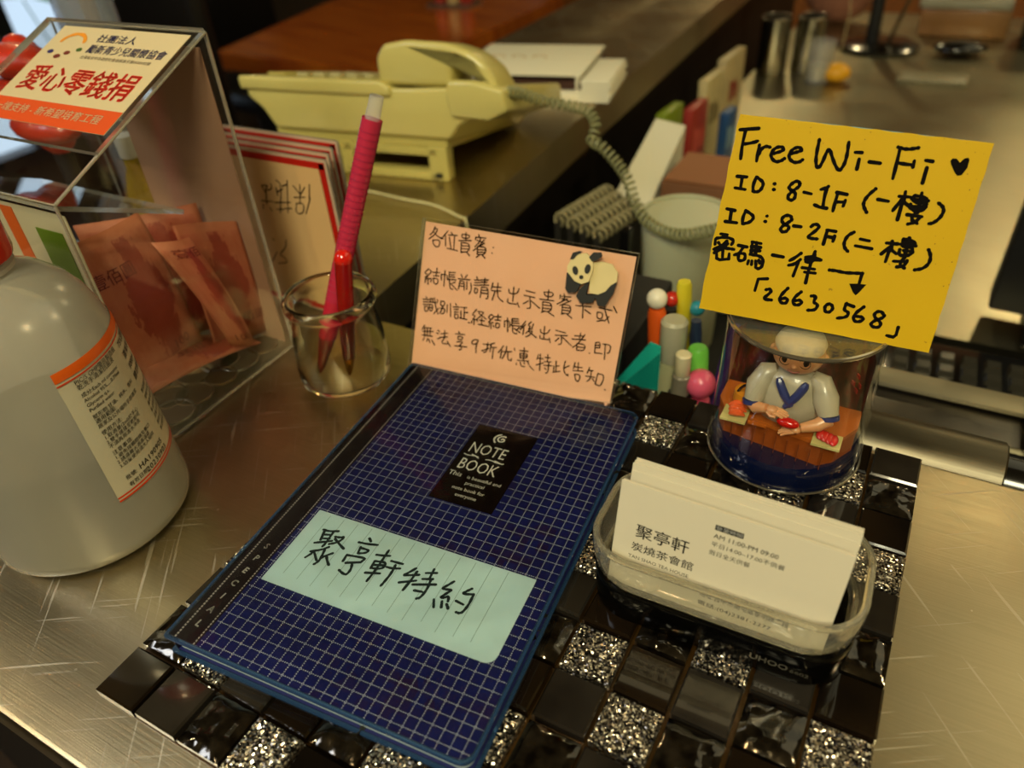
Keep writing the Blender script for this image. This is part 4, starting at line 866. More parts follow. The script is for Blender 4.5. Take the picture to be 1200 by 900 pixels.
def bill(label, c00, c10, c11, c01, bulge, curl=0.0, glyphs=()):
    P = [Vector(p) for p in (c00, c10, c11, c01)]; b0 = Vector(((P[0] + P[1]) / 2)); P = [p - b0 for p in P]
    nrm = (P[1] - P[0]).cross(P[3] - P[0]).normalized()
    def S(u_, v_, h=0.0):
        p = P[0] * (1 - u_) * (1 - v_) + P[1] * u_ * (1 - v_) + P[2] * u_ * v_ + P[3] * (1 - u_) * v_
        return p + nrm * (bulge * math.sin(math.pi * u_) + curl * math.sin(math.pi * v_) + h)
    o = thing('banknote', label, 'banknote', b0, 0, 'banknotes in the donation box')
    nx, ny = 16, 8; vs = [tuple(S(i / nx, j / ny)) for j in range(ny + 1) for i in range(nx + 1)]
    fs = [(j * (nx + 1) + i, j * (nx + 1) + i + 1, (j + 1) * (nx + 1) + i + 1, (j + 1) * (nx + 1) + i) for j in range(ny) for i in range(nx)]
    mb = MB(); mb.add(vs, fs, 0, True); me = bpy.data.meshes.new('note_paper'); me.from_pydata(vs, [], fs); me.materials.append(BILL)
    uvl = me.uv_layers.new(name='UVMap')
    for p in me.polygons:
        p.use_smooth = True
        for li in p.loop_indices:
            k = me.loops[li].vertex_index; uvl.data[li].uv = ((k % (nx + 1)) / nx, (k // (nx + 1)) / ny)
    so = bpy.data.objects.new('note_paper', me); COL.objects.link(so); so.parent = o
    md = so.modifiers.new('thickness', 'SOLIDIFY'); md.thickness = .00012
    if glyphs:
        g_ = MB()
        for (s_, gu, gv, gs, rot) in glyphs:
            vv, ff = text_mesh(s_, gs); c_, s2 = math.cos(rot), math.sin(rot)
            L1 = (P[1] - P[0]).length; L2 = (P[3] - P[0]).length
            for sgn in (1, -1): g_.add([tuple(S(min(1, max(0, gu + (a * c_ - b_ * s2) / L1)), min(1, max(0, gv + (a * s2 + b_ * c_) / L2)), sgn * .0003)) for a, b_ in vv], ff)
        g_.build('printed_figures', plain('banknote_dark_print', '6b1c12', 0.6), so)
    return o
bill('red banknote leaning at the left back of the donation box', (-.285, -.0120, .0300), (-.285, .0480, .0300), (-.292, .0420, .1250), (-.292, -.0110, .1250), .004, .004, (('壹佰圓', .10, .70, .010, 0), ('100', .62, .10, .009, 0)))
bill('red banknote with a dark oval portrait at the right of the donation box', (-.281, .0520, .0150), (-.281, .0980, .0100), (-.276, .0960, .0980), (-.276, .0500, .1150), -.003, .002, (('壹佰圓', .42, .16, .010, 0),))
bill('folded pink banknote strip slanting in the middle of the donation box', (-.270, .0570, .0250), (-.270, .0760, .0170), (-.272, .0560, .1060), (-.272, .0300, .1140), .005, .004, (('100', .15, .06, .009, 0), ('壹佰', .18, .86, .008, 0)))
bill('pink banknote lying flat near the bottom of the donation box', (-.266, -.0120, .0330), (-.268, .0800, .0140), (-.300, .0700, .0180), (-.302, .0100, .0420), .004, .003, (('壹佰圓', .3, .4, .014, 0),))
bill('dim red banknote at the far back of the donation box', (-.340, .0300, .0200), (-.300, .0880, .0200), (-.305, .0920, .1080), (-.345, .0300, .1120), .004)
COINM = plain('worn_bronze_coin', '5a4424', 0.35, metal=0.85, vary=0.3); COINS = plain('worn_nickel_coin', '6e675a', 0.3, metal=0.9, vary=0.2)
rc = random.Random(11)
cs = [(-.2735, .004), (-.2760, .024), (-.2745, .047), (-.2770, .066), (-.2920, .014), (-.2960, .040), (-.2930, .060), (-.3150, .020), (-.3180, .050), (-.3400, .0), (-.3450, .035), (-.2750, .088), (-.3000, .082), (-.3600, .06), (-.3620, .01), (-.3300, .078)]
for k, (x_, y_) in enumerate(cs):
    r_ = (.0140, .0130, .0112)[k % 3]; lvl = 0
    w_ = MB(); w_.lathe([(0, 0), (r_ - .0004, 0), (r_, .0004), (r_, .0014), (r_ - .0004, .0018), (r_ - .0014, .0018), (r_ - .0018, .0014), (0, .0014)], n=28)
    co_ = w_.build('coin', COINM if k % 3 else COINS, loc=(x_ - (.003 if x_ > -.28 else 0), y_, .0034 + .0019 * (k % 2) * 0))
    tag(co_, 'dull coin lying among others on the bottom of the donation box', 'coin', 'coins in the donation box')

# ================================================================ glass jar with two pens
JC = (-.2010, .0885, 0.0003)
t = NT('jar_glass')
JG = t.end(t.bsdf(Base_Color=(0.95, 0.97, 0.86, 1), Roughness=0.0, Transmission_Weight=1.0, IOR=1.45))
jar = thing('glass_jar', 'small clear glass pudding jar holding a red pen and a pink pen', 'jar', JC)
jp = [(0, 0), (.0240, .0), (.0285, .0014), (.0305, .0045), (.0312, .0100), (.0308, .020), (.0296, .034), (.0276, .046), (.0262, .0520), (.0265, .0550), (.0290, .0570), (.0302, .0595), (.0302, .0625), (.0290, .0645), (.0272, .0650), (.0258, .0640), (.0250, .0620), (.0246, .0560), (.0244, .0510), (.0256, .0460), (.0275, .034), (.0288, .020), (.0291, .010), (.0280, .0062), (.0250, .0044), (.012, .0036), (0, .0034)]
MB().lathe(jp, n=64).build('jar_body', JG, jar)
PINKB = plain('pink_translucent_tube', 'c9304f', 0.25, trans=0.25, coat=0.4)
def rel(p, b): return tuple(Vector(p) - Vector(b))
pb = Vector((-.2130, .0755, .0072)); tp = Vector((-.1659, .1256, .1790))
p1 = thing('pink_pen', 'tall pink tubular pen standing in the glass jar', 'pen', pb)
ax = (tp - pb); q = lambda t_: tuple(ax * t_)
MB().tube([q(.30), q(.52), q(.74), q(.93)], .0060, 20).build('barrel', PINKB, p1)
MB().tube([q(.93), q(1.0)], [.0044, .0040], 16).build('clear_end', clear('pen_clear_end', (0.9, 0.88, 0.85), 1, .05, 1.5, .25), p1)
MB().tube([q(.155), q(.30)], .0058, 20).build('grip', plain('red_rubber_grip', 'b01830', 0.5), p1)
MB().tube([q(.0), q(.03), q(.10), q(.155)], [.0005, .0026, .0044, .0054], 18).build('tip', plain('dark_red_tip', '7c1408', 0.3, trans=0.3), p1)
w_ = MB()
for k in range(26):
    a = q(.34 + .022 * k); b_ = q(.344 + .022 * k); w_.tube([a, b_], .00615, 20, cap=False)
w_.build('ruler_marks', plain('dark_pink_ring', '9c1e3c', 0.4), p1)
pb = Vector((-.1935, .0830, .0060)); tp = Vector((-.1850, .0925, .0945)); ax = tp - pb; q = lambda t_: tuple(ax * t_)
p2 = thing('red_pen', 'short glossy red pen with a rounded cap standing in the glass jar', 'pen', pb)
REDP = plain('glossy_red_plastic', '860a05', 0.12, coat=0.7); MB().ball(q(.955), .0057, n=20, m=12).build('cap_end', plain('bright_red_plastic', 'c81a0e', 0.1, coat=0.8), p2)
MB().tube([q(.52), q(.93)], [.0054, .0054], 24).build('cap', REDP, p2)
MB().tube([q(.16), q(.30), q(.52)], [.0040, .0048, .0050], 20).build('barrel', plain('smoky_red_barrel', '7a2410', 0.1, trans=0.6), p2)
MB().tube([q(.0), q(.05), q(.16)], [.0006, .0022, .0038], 16).build('tip', plain('brass_tip', '9a6a2a', 0.25, metal=0.9), p2)

# ================================================================ upright red-framed signs behind the box
REDF = plain('red_sign_border', 'b01a10', 0.4); PAP = plain('cream_sign_paper', 'd0ab78', 0.6)
for k, (yf, xr, zt) in enumerate(((.150, -.2370, .1245), (.162, -.2455, .1235), (.174, -.2525, .1225), (.186, -.2575, .1228))):
    lab = ('front red-edged table sign, its handwritten paper upside down', 'second red-edged table sign, right behind the front one', 'third red-edged table sign from the front of the row', 'rearmost red-edged table sign of the row')[k]
    b0 = Vector((xr - .05, yf, .0004)); o = thing('framed_table_sign', lab, 'sign', b0, 0, 'red framed table signs')
    W_ = .115; Mf = Matrix(((1, 0, 0, xr - W_ - b0.x), (0, 0, -1, 0), (0, 1, 0, 0), (0, 0, 0, 1)))
    MB().prism(rrect(W_, zt, .002, 3, W_ / 2, zt / 2), 0, .0018, 0, Mf, 1).build('acrylic_board', [plain('sign_backboard', 'c0a890', 0.3, coat=0.5), ACRE], o)
    bd_ = MB()
    for (cx_, cy_, w2, h2) in ((W_ / 2, zt - .0045, W_ - .004, .0045), (W_ - .0045, zt / 2, .0045, zt - .006), (.0045, zt / 2, .0045, zt - .006), (W_ / 2, .0045, W_ - .004, .0045)):
        bd_.box((cx_, cy_, .0022), (w2, h2, .0006), 0, Mf)
    bd_.build('red_border', REDF, o)
    pp = MB().box((W_ / 2, zt / 2, .0024), (W_ - .0144, zt - .0136, .0008), 0, Mf).build('paper_sheet', PAP, o)
    if k == 0:
        ik = MB(); off = (-.2420 - .1) - (xr - W_)
        strokes(ik, [[(x + off, y) for x, y in st] for st in parse(FRAME_INK)], .0009, flat(.0030, Mf)); ik.build('handwriting', PENINK, pp)

# ================================================================ telephone
PHN = plain('cream_phone_plastic', 'c6ba6e', 0.35, coat=0.25); PHN2 = plain('cream_phone_plastic_shade', 'b4a85c', 0.4)
po = (-.3370, .3950, .0004); ph_ = thing('desk_telephone', 'cream desk telephone with a coiled cord on the side counter', 'telephone', po, R(8))
D = .19
def sidebox(name, prof_xz, y0, y1, mt, par, bev=.004, label=None):
    """profile in x,z pushed back in y, bevelled"""
    bm = bmesh.new(); n = len(prof_xz)
    a = [bm.verts.new((x, y0, z)) for x, z in prof_xz]; b = [bm.verts.new((x, y1, z)) for x, z in prof_xz]
    bm.faces.new(a); bm.faces.new(b[::-1])
    for i in range(n): bm.faces.new((a[i], b[i], b[(i + 1) % n], a[(i + 1) % n]))
    bmesh.ops.recalc_face_normals(bm, faces=bm.faces[:])
    if bev: bmesh.ops.bevel(bm, geom=bm.edges[:], offset=bev, segments=3, affect='EDGES', profile=0.5)
    bm.verts.index_update(); mb = MB(); mb.add([v.co.copy() for v in bm.verts], [[v.index for v in f.verts] for f in bm.faces], 0, True); bm.free()
    return mb.build(name, mt, par, label=label)
sidebox('phone_body', [(-.205, .078), (-.205, .091), (-.010, .094), (.083, .100), (.085, .078), (.040, .062), (.028, .046), (-.178, .046), (-.190, .066)], .0, D, PHN, ph_)
sidebox('keypad_deck', [(-.209, .086), (-.209, .0995), (-.040, .1005), (-.030, .094), (-.030, .086)], -.004, D - .01, PHN, ph_, .003)
sidebox('skirt', [(-.183, .030), (-.183, .048), (.022, .050), (.022, .036)], .006, D - .01, PHN2, ph_, .003)
ft = MB(); ft.box((.010, .012, .018), (.022, .016, .036), bev=.002); ft.box((-.045, .012, .0045), (.110, .016, .009), bev=.002); ft.box((-.098, .012, .018), (.016, .016, .036), bev=.002); ft.box((-.045, .012, .030), (.110, .016, .008), bev=.001)
ft.build('wall_bracket', PHN2, ph_)
MB().box((.010, .0035, .0065), (.007, .003, .004)).build('bracket_hole', BLACKM, ph_)
kb = MB()
for i in range(4):
    for j in range(4): kb.box((-.150 + i * .020, .035 + j * .030, .1020), (.013, .016, .0045), bev=.001)
kb.build('key', plain('cream_key', 'a79f72', 0.4), ph_)
MB().box((-.185, .09, .1015), (.022, .12, .003), bev=.001).build('index_card', PHN2, ph_)
# handset: two ear pieces and a bowed grip running away from us
hs = sidebox('handset', [(-.045, .096), (-.045, .121), (-.036, .134), (-.010, .1385), (.032, .137), (.055, .130), (.072, .118), (.080, .104), (.083, .094), (.066, .092), (.064, .104), (.056, .116), (.044, .121), (.036, .115), (.034, .097)], .004, .056, PHN, ph_, .006)
sidebox('cradle_side', [(.030, .090), (.034, .104), (.060, .1045), (.090, .098), (.094, .078), (.074, .068), (.034, .070)], -.006, .070, PHN, ph_, .004)
for o_ in [q for q in bpy.data.objects if q.parent is ph_ or (q.parent and q.parent.parent is ph_)]:
    if o_.name.startswith(('wall_bracket', 'bracket_hole')): continue
    for v_ in o_.data.vertices: v_.co.z = max(0.0012, v_.co.z - max(0.0, v_.co.y) * 0.262)          # the telephone slopes down away from its raised head end
CORD = plain('grey_green_cord', '84835a', 0.4)
pc = (-.25, .41, -.02)
path = [(-0.249, 0.414, 0.094), (-0.243, 0.43, 0.088), (-0.227, 0.45, 0.076), (-0.206, 0.46, 0.071), (-0.186, 0.46, 0.067), (-0.174, 0.45, 0.058), (-0.174, 0.44, 0.048), (-0.162, 0.435, 0.045), (-0.145, 0.43, 0.034), (-0.129, 0.42, 0.023), (-0.118, 0.41, 0.008), (-0.104, 0.40, -0.003), (-0.084, 0.39, -0.007), (-0.061, 0.38, -0.003), (-0.033, 0.37, 0.011), (-0.010, 0.365, 0.024)]
pc = path[0]
cdo = coil([rel(p, pc) for p in path], .0046, .0014, .0058).build('phone_cord', CORD, loc=pc)
tag(cdo, 'thick coiled grey-green telephone cord hanging over the counter gap', 'cord')
cbl = [(-.455, .300, .0022), (-.420, .352, .0022), (-.387, .350, .0022), (-.340, .346, .0022), (-.298, .344, .0022), (-.262, .331, .0022), (-.2515, .327, .0005), (-.2500, .324, -.03)]
cbo = MB().tube([rel(p, cbl[0]) for p in spline(cbl, 8)], .0013, 8).build('white_cable', plain('ivory_cable', 'c9c08c', 0.45), loc=cbl[0])
tag(cbo, 'thin ivory cable lying across the side counter in front of the telephone', 'cable')

# ================================================================ papers behind the phone
bo = (-.395, .745, .0004); bk = thing('white_carton', 'flat white printed carton lying behind the telephone, its flap open', 'box', bo, R(11))
WC = plain('white_carton_board', 'ded8bc', 0.6)
MB().box((0, 0, .006), (.175, .150, .012), bev=.001).build('lower_tray', WC, bk)
MB().box((.012, .0, .018), (.150, .135, .010)).build('contents', plain('brown_contents', '3c2012', 0.7, vary=.2), bk)
MB().box((-.004, .008, .0300), (.172, .150, .0030), bev=.001).build('lid', WC, bk)
MB().box((.078, .0, .0200), (.003, .145, .019)).build('side_flap', WC, bk)
w_ = MB(); rs = random.Random(9)
for k in range(3): strokes(w_, [[(-.055 + k * .03 + .01 * math.cos(a * 1.3), .01 + .012 * math.sin(a)) for a in [j * .5 for j in range(7)]]], .0025, flat(.0317))
w_.build('faint_print', plain('ochre_print', 'b8903c', 0.6), bk)
bo = (-.290, .740, .0004); bk2 = thing('paper_stack', 'small stack of white folded papers beside the open carton', 'papers', bo, R(11))
for k in range(5): MB().box((.002 * (k % 2), .001 * k, .003 + .0052 * k), (.038, .11, .0045), bev=.0008).build('folded_sheet', WC, bk2)

# ================================================================ gap between the counters: white cup, pens, folders
CO = (-.074, .432, -.1496)
RIB = plain('ribbed_white_plastic', 'a8a888', 0.4, sss=0.1)
cp_ = thing('ribbed_cup', 'tall ribbed white plastic cup standing below the counter edge', 'cup', CO)
w_ = MB(); n = 72
prof = [(.034, 0), (.0355, .004), (.0405, .136), (.0405, .140)]
vs = []; fs = []
for i, (r_, z_) in enumerate(prof):
    for k in range(n):
        rr = r_ + (.0009 if k % 2 and 0 < i < 3 else 0); a = 2 * math.pi * k / n; vs.append((rr * math.cos(a), rr * math.sin(a), z_))
for i in range(3):
    for k in range(n): fs.append((i * n + k, i * n + (k + 1) % n, (i + 1) * n + (k + 1) % n, (i + 1) * n + k))
w_.add(vs, fs, 0, True); w_.lathe([(.0, .0), (.034, .0)], n=n); w_.lathe([(.0375, .142), (.0335, .006), (.0, .0055)], n=n)
w_.build('cup_body', RIB, cp_)
w_ = MB(); w_.lathe([(.0400 + .0022 * math.cos(a), .1425 + .0022 * math.sin(a)) for a in [k * math.pi / 4 for k in range(8)]], n=56, closed=True); w_.build('cup_rim', RIB, cp_)

def pen(name, label, base, tip, r, col, parts, group='pens in the holder below the counter'):
    b = Vector(base); ax = Vector(tip) - b; o = thing(name, label, 'pen', b, 0, group)
    for (nm, t0, t1, rr, cc, kind) in parts:
        mb = MB()
        if kind == 'ball': mb.ball(tuple(ax * (t0 + t1) / 2), rr, n=16, m=10)
        else: mb.tube([tuple(ax * t0), tuple(ax * (t0 + (t1 - t0) * .06)), tuple(ax * (t1 - (t1 - t0) * .06)), tuple(ax * t1)], [rr * .85, rr, rr, rr * .8], 16)
        mb.build(nm, plain('pen_' + cc, cc, 0.3, coat=0.3), o)
    return o
ho = (-.004, .1995, -.1496); hl = thing('pen_holder', 'dark pen holder behind the counter edge, full of coloured pens', 'holder', ho)
w_ = MB(); pts = rrect(.082, .058, .006, 4); pi_ = rrect(.078, .054, .005, 4); m = len(pts)
vs = [(x, y, 0) for x, y in pts] + [(x, y, .095) for x, y in pts] + [(x, y, .095) for x, y in pi_] + [(x, y, .003) for x, y in pi_]
fs = [list(range(m))[::-1], list(range(3 * m, 4 * m))] + [(j * m + k, j * m + (k + 1) % m, (j + 1) * m + (k + 1) % m, (j + 1) * m + k) for j in range(3) for k in range(m)]
w_.add(vs, fs).build('holder_shell', BLACKP, hl)
zb = -.145
pen('correction_pen', 'orange pen with a round white cap in the holder behind the counter', (-.013, .205, zb), (-.0222, .200, .0470), .006, '', (('barrel', .0, .62, .0058, 'd8571a', ''), ('barrel', .62, .93, .0062, 'd8571a', ''), ('cap', .93, 1.0, .0070, 'd9d4c0', 'ball')))
pen('ballpoint_pen', 'black pen with a red top between the orange and yellow pens', (-.008, .212, zb), (-.0150, .210, .0440), .004, '', (('barrel', 0, .92, .0045, '15151a', ''), ('cap', .92, 1.0, .0052, 'b3261a', 'ball')))
pen('ballpoint_pen', 'yellow pen with a narrow clip behind the orange pen', (.004, .214, zb), (-.0080, .212, .0500), .004, '', (('barrel', 0, .8, .0042, 'b9a31a', ''), ('cap', .8, 1.0, .0050, 'cfc02a', '')))
pen('ballpoint_pen', 'teal topped pen right of the yellow pen', (.010, .214, zb), (.0010, .214, .0400), .004, '', (('barrel', 0, .9, .0042, '2c3a5a', ''), ('cap', .9, 1.0, .0052, '2b8fa6', 'ball')))
pen('glue_bottle', 'grey beige capped tube, the widest thing in the pen holder', (-.006, .190, zb), (-.0070, .194, .0320), .010, '', (('barrel', 0, .82, .0110, '8c8c6c', ''), ('cap', .82, 1.0, .0090, 'a8a690', '')))
pen('marker_pen', 'dark bottle with a cream cap next to the grey beige tube', (.0030, .1780, zb), (.0060, .1760, .0200), .006, '', (('barrel', 0, .80, .0098, '1a0e10', ''), ('neck', .80, .9, .0060, '6c675a', ''), ('cap', .9, 1.0, .0052, 'c9c09c', '')))
pen('highlighter', 'lime green highlighter leaning towards the figurine cup', (.026, .183, zb), (.0105, .192, .0160), .007, '', (('barrel', 0, .78, .0072, '8db51e', ''), ('cap', .78, 1.0, .0068, '6cc04a', '')))
pen('pink_pot', 'pink round topped stick beside the figurine cup', (.018, .1805, zb), (.0175, .1805, .0120), .010, '', (('barrel', 0, .82, .0088, 'b8405c', ''), ('cap', .8, 1.0, .0100, 'c8506c', 'ball')))
pen('marker_pen', 'purple pen leaning right behind the lime highlighter', (.010, .205, zb), (.0270, .220, .0200), .004, '', (('barrel', 0, 1.0, .0042, '5a3a9a', ''),))
pen('marker_pen', 'dark blue pen at the right of the pen holder', (.024, .205, zb), (.0340, .226, .0050), .004, '', (('barrel', 0, 1.0, .0046, '1a2458', ''),))
# teal comb-edged file
to = (-.033, .178, -.1496); tf = thing('teal_file', 'teal ribbed plastic file leaning behind the pink note', 'file', to)
w_ = MB(); Mt = Matrix.Rotation(R(14), 4, 'Z')
w_.prism([(-.030, 0), (.022, 0), (.022, .165), (.015, .168), (-.014, .122)], -.0010, .0010, 0, Mt @ Matrix(((1, 0, 0, 0), (0, 0, 1, 0), (0, 1, 0, 0), (0, 0, 0, 1)))).build('file_sheet', plain('teal_plastic', '1aa394', 0.35), tf)
w_ = MB()
for k in range(22):
    t_ = k / 21; w_.box((.0, 0, 0), (.0011, .0036, .150), M=Mt @ Matrix.Translation((-.012 + .033 * t_, 0, .045 + .040 * t_)))
w_.build('file_rib', plain('teal_plastic_dark', '0c6a60', 0.35), tf)
bxo = (-.060, .235, -.1496); bb = thing('black_tray_box', 'tall black plastic box between the note stand and the pens', 'box', bxo)
w_ = MB(); w_.box((0, 0, .0775), (.045, .105, .155), bev=.003); w_.build('box_body', BLACKM, bb)
# wire bound notebooks leaning in the gap
WB = plain('beige_wire', '9a9068', 0.35, metal=0.3); SHEETM = plain('dark_notebook_board', '1d1a12', 0.6)
for k in range(4):
    a = Vector((-.192 + .0155 * k, .398 - .004 * k, -.020 - .001 * k)); b = Vector((-.178 + .0160 * k, .495 - .010 * k, -.024))
    o = thing('wire_bound_notebook', ('first wire-bound notebook of the row, nearest the side counter', 'second wire-bound notebook of the row below the coiled cord', 'third wire-bound notebook of the row below the coiled cord', 'fourth wire-bound notebook of the row, nearest the white cup')[k], 'notebook', (a.x, a.y, -.1496), 0, 'wire bound notebooks in the gap')
    ob = Vector((a.x, a.y, -.1496)); coil([rel(a, ob), rel(a.lerp(b, .5), ob), rel(b, ob)], .0062, .0017, .0085).build('wire_binding', WB, o)
    d = (b - a); L_ = d.length; Mz = Matrix.Translation(rel(a, ob)) @ Matrix.Rotation(math.atan2(d.y, d.x), 4, 'Z')
    MB().box((L_ / 2, 0, -.062), (L_, .0070, .118), M=Mz).build('note_block', SHEETM, o)
w_ = (-.1205, .400, -.1496); o = thing('black_binder_clip', 'black upright clip in front of the wire-bound notebooks', 'clip', w_)
MB().box((0, 0, .067), (.010, .012, .134), bev=.002).build('clip_body', BLACKP, o)
# white folder slanting below the side counter's lip, picture packs beyond
WP = plain('white_folder', 'cfcab0', 0.6)
fo = (-.205, .592, -.1496); o = thing('white_folder', 'white paper folder propped up between the counters behind the coiled cord', 'folder', fo)
w_ = MB(); w_.add([(.020, -.085, 0), (.005, .085, 0), (.012, .085, .143), (.026, -.085, .110), (.060, -.085, 0), (.045, .085, 0), (.050, .085, .138), (.064, -.085, .098)], [(0, 1, 2, 3), (7, 6, 5, 4), (0, 4, 5, 1), (1, 5, 6, 2), (2, 6, 7, 3), (3, 7, 4, 0)]); w_.build('folder_sleeve', WP, o)
PK = (('6d7c12', '2e5a18'), ('8c2a20', 'b84a3a'), ('b0a070', '6a5a34'), ('1c4270', '6a8aa0'), ('a5946a', '7a1a14'))
packs = ((-.198, .745, .060, .135, 0), (-.190, .835, .060, .115, 1), (-.196, .925, .070, .130, 2), (-.182, .900, .040, .090, 3), (-.196, 1.030, .090, .135, 4))
for k, (x_, y_, w2, h_, ci) in enumerate(packs):
    if k == 3: x_ = -.160
    lab = ('green picture pack, nearest in the row along the side counter', 'red and pink picture pack in the row along the side counter', 'beige picture pack in the row along the side counter', 'blue picture pack sticking out of the row along the side counter', 'farthest beige and red picture pack in the row along the side counter')[k]
    o = thing('picture_pack', lab, 'pack', (x_, y_, -.1496 if y_ < .7 else -.1496), R(-4), 'picture packs along the side counter')
    MB().box((0, 0, h_ / 2), (.014, w2, h_), bev=.002).build('pack_body', plain('pack_' + PK[ci][0], PK[ci][0], 0.4, vary=.2), o)
    f_ = lambda x, y, h=0.0, h_=h_: (.0073 + h, x, h_ * .6 + y)
    w_ = MB(); 
    for j in range(3): w_.add([f_(-.018 + .014 * j, -.015), f_(-.008 + .014 * j, -.018), f_(-.006 + .014 * j, .012 - .006 * j), f_(-.019 + .014 * j, .018)], [(0, 1, 2, 3)])
    w_.build('pack_print', plain('pack_' + PK[ci][1], PK[ci][1], 0.45), o)
o = thing('brown_carton', 'brown open carton behind the white cup', 'box', (-.104, .600, -.1496))
KRAFT = plain('kraft_board', '6b4426', 0.7, vary=.15)
w_ = MB(); w_.box((0, 0, .0585), (.075, .090, .117), bev=.002); w_.build('carton_body', KRAFT, o)
MB().box((.0, .0, .1190), (.070, .084, .002)).build('carton_flap', plain('kraft_inside', '8a5a38', .7), o)
o = thing('orange_tape_roll', 'small orange plastic holder right of the brown carton', 'holder', (-.068, .590, -.1496))
MB().box((0, 0, .062), (.014, .03, .124), bev=.004).build('orange_body', plain('orange_plastic', 'c8541a', 0.4), o)
o = thing('white_napkin_box', 'pale napkin box right behind the white cup', 'box', (-.025, .545, -.1496))
MB().box((0, 0, .055), (.060, .09, .110), bev=.004).build('napkin_box_body', WP, o)

# ================================================================ till area behind the counter, right
o = thing('steel_roller', 'polished steel roller lying right behind the counter edge', 'roller', (.1660, .1905, -.0280))
w_ = MB(); Mr = Matrix.Rotation(R(90), 4, 'Y')
w_.lathe([(0, -.052), (.0225, -.052), (.0235, -.051), (.0235, .026), (.0225, .027), (.0, .027)], n=40, M=Mr); w_.build('roller_tube', steel('roller_steel', (0.15, 0.13, 0.09), 0.36, 1.0, 0, 0.15, False), o)
w_ = MB(); w_.lathe([(0, .027), (.0180, .027), (.0180, .042), (.0, .042)], n=24, M=Mr); w_.build('roller_end', BLACKP, o)
MB().box((-.0485, 0, -.058), (.004, .03, .075)).build('roller_bracket', BLACKM, o); MB().box((.030, 0, -.058), (.004, .03, .075)).build('roller_bracket', BLACKM, o)
o = thing('receipt_printer', 'dark grey receipt printer with stepped steel front behind the roller', 'printer', (.180, .262, -.1496))
MB().box((0, 0, .054), (.135, .066, .108), bev=.003).build('printer_body', DARKSTEEL, o)
MB().box((-.005, -.0260, .1105), (.125, .007, .004), bev=.001).build('front_strip', STEEL2, o)
MB().box((-.012, .024, .1115), (.105, .020, .004), bev=.001).build('rear_strip', plain('pale_strip', '8a8064', 0.4, metal=0.4), o)
MB().box((.048, 0, .112), (.036, .062, .010), bev=.002).build('side_cover', BLACKP, o)
sh2 = thing('till_shelf', 'dark shelf under the printer and keyboard', 'shelf', (.34, .375, -.1504))
MB().box((0, 0, -.008), (.42, .300, .014)).build('shelf_board', BLACKM, sh2); MB().box((0, 0, -.40), (.40, .29, .77)).build('cabinet', CAB, sh2)
kbx = thing('till_keyboard', 'black keyboard with worn pale keys partly hidden by the yellow sign', 'keyboard', (.2350, .400, -.1496), R(2))
MB().box((0, 0, .027), (.230, .145, .020), bev=.004).build('keyboard_case', BLACKP, kbx)
MB().box((0, .01, .0085), (.21, .10, .0165), bev=.002).build('stand', BLACKM, kbx)
KEYM = plain('worn_key_top', '2e2b22', 0.25, coat=0.5); km = None
for j in range(6):
    for i in range(12):
        if km is None:
            mb = MB(); q = .0068; p_ = .0052; mb.add([(-q, -q, 0), (q, -q, 0), (q, q, 0), (-q, q, 0), (-p_, -p_, .005), (p_, -p_, .005), (p_, p_, .005), (-p_, p_, .005)], [(0, 1, 5, 4), (1, 2, 6, 5), (2, 3, 7, 6), (3, 0, 4, 7), (4, 5, 6, 7)])
            km = mb.build('key', KEYM, kbx); ko = km
        else: ko = km.copy(); COL.objects.link(ko)
        ko.location = (-.100 + i * .0182, -.055 + j * .0200, .0370)
mo = thing('black_monitor', 'tall black monitor housing at the right edge behind the keyboard', 'monitor', (.345, .605, -.1496), R(-2))
MB().box((0, 0, .006), (.18, .12, .012), bev=.003).build('monitor_foot', BLACKP, mo); MB().box((0, .0, .06), (.04, .03, .11)).build('monitor_stem', BLACKP, mo)
sidebox('monitor_housing', [(-.125, .014), (-.125, .30), (.16, .30), (.16, .014)], -.02, .02, BLACKM, mo, .004)
mo.location = (.328, .606, -.1496)

# ================================================================ things on the kitchen desk, out of focus
def zk(): return -.1496
def steel_cup(label, x, y, r, h):
    o = thing('steel_cup', label, 'cup', (x, y, zk()), 0, 'steel cups on the kitchen desk')
    w_ = MB(); w_.lathe([(0, .0), (r * .9, .0), (r, .004), (r, h), (r * .93, h), (r * .9, .006), (0, .005)], n=32); w_.build('cup_wall', CHROME, o)
    w_ = MB(); w_.lathe([(r + .0015 * math.cos(a), h + .0015 * math.sin(a)) for a in [k * math.pi / 3 for k in range(6)]], n=32, closed=True); w_.build('cup_lip', CHROME, o)
    return o
steel_cup('left brushed steel cup at the far left corner of the kitchen desk', -.215, 1.43, .029, .105)
steel_cup('right brushed steel cup next to the glass tumbler on the kitchen desk', -.152, 1.45, .028, .105)
o = thing('glass_tumbler', 'small shiny glass tumbler left of the yellow ball', 'glass', (-.118, 1.395, zk()))
w_ = MB(); w_.lathe([(0, 0), (.022, 0), (.026, .075), (.0235, .075), (.020, .006), (0, .005)], n=28); w_.build('tumbler_wall', clear('tumbler_glass', (0.85, 0.84, 0.78), 1.0, 0.03, 1.6, 0.15), o)
MB().lathe([(.0, .006), (.020, .006), (.0215, .03), (0, .03)], n=20).build('tumbler_fill', plain('pale_fill', 'b0a890', 0.3), o)
o = thing('yellow_ball', 'small yellow ball tag hanging by a thread over the kitchen desk', 'ornament', (-.085, 1.40, -.1496))
MB().ball((0, 0, .018), (.026, .024, .0178), n=20, m=12).build('ball', plain('yellow_plastic', 'd0960c', 0.4), o)
MB().tube([(0, 0, .034), (.004, .0, .12), (-.010, .02, .20)], .0012, 6).build('thread', plain('thread_beige', '9a8a60', 0.6), o)
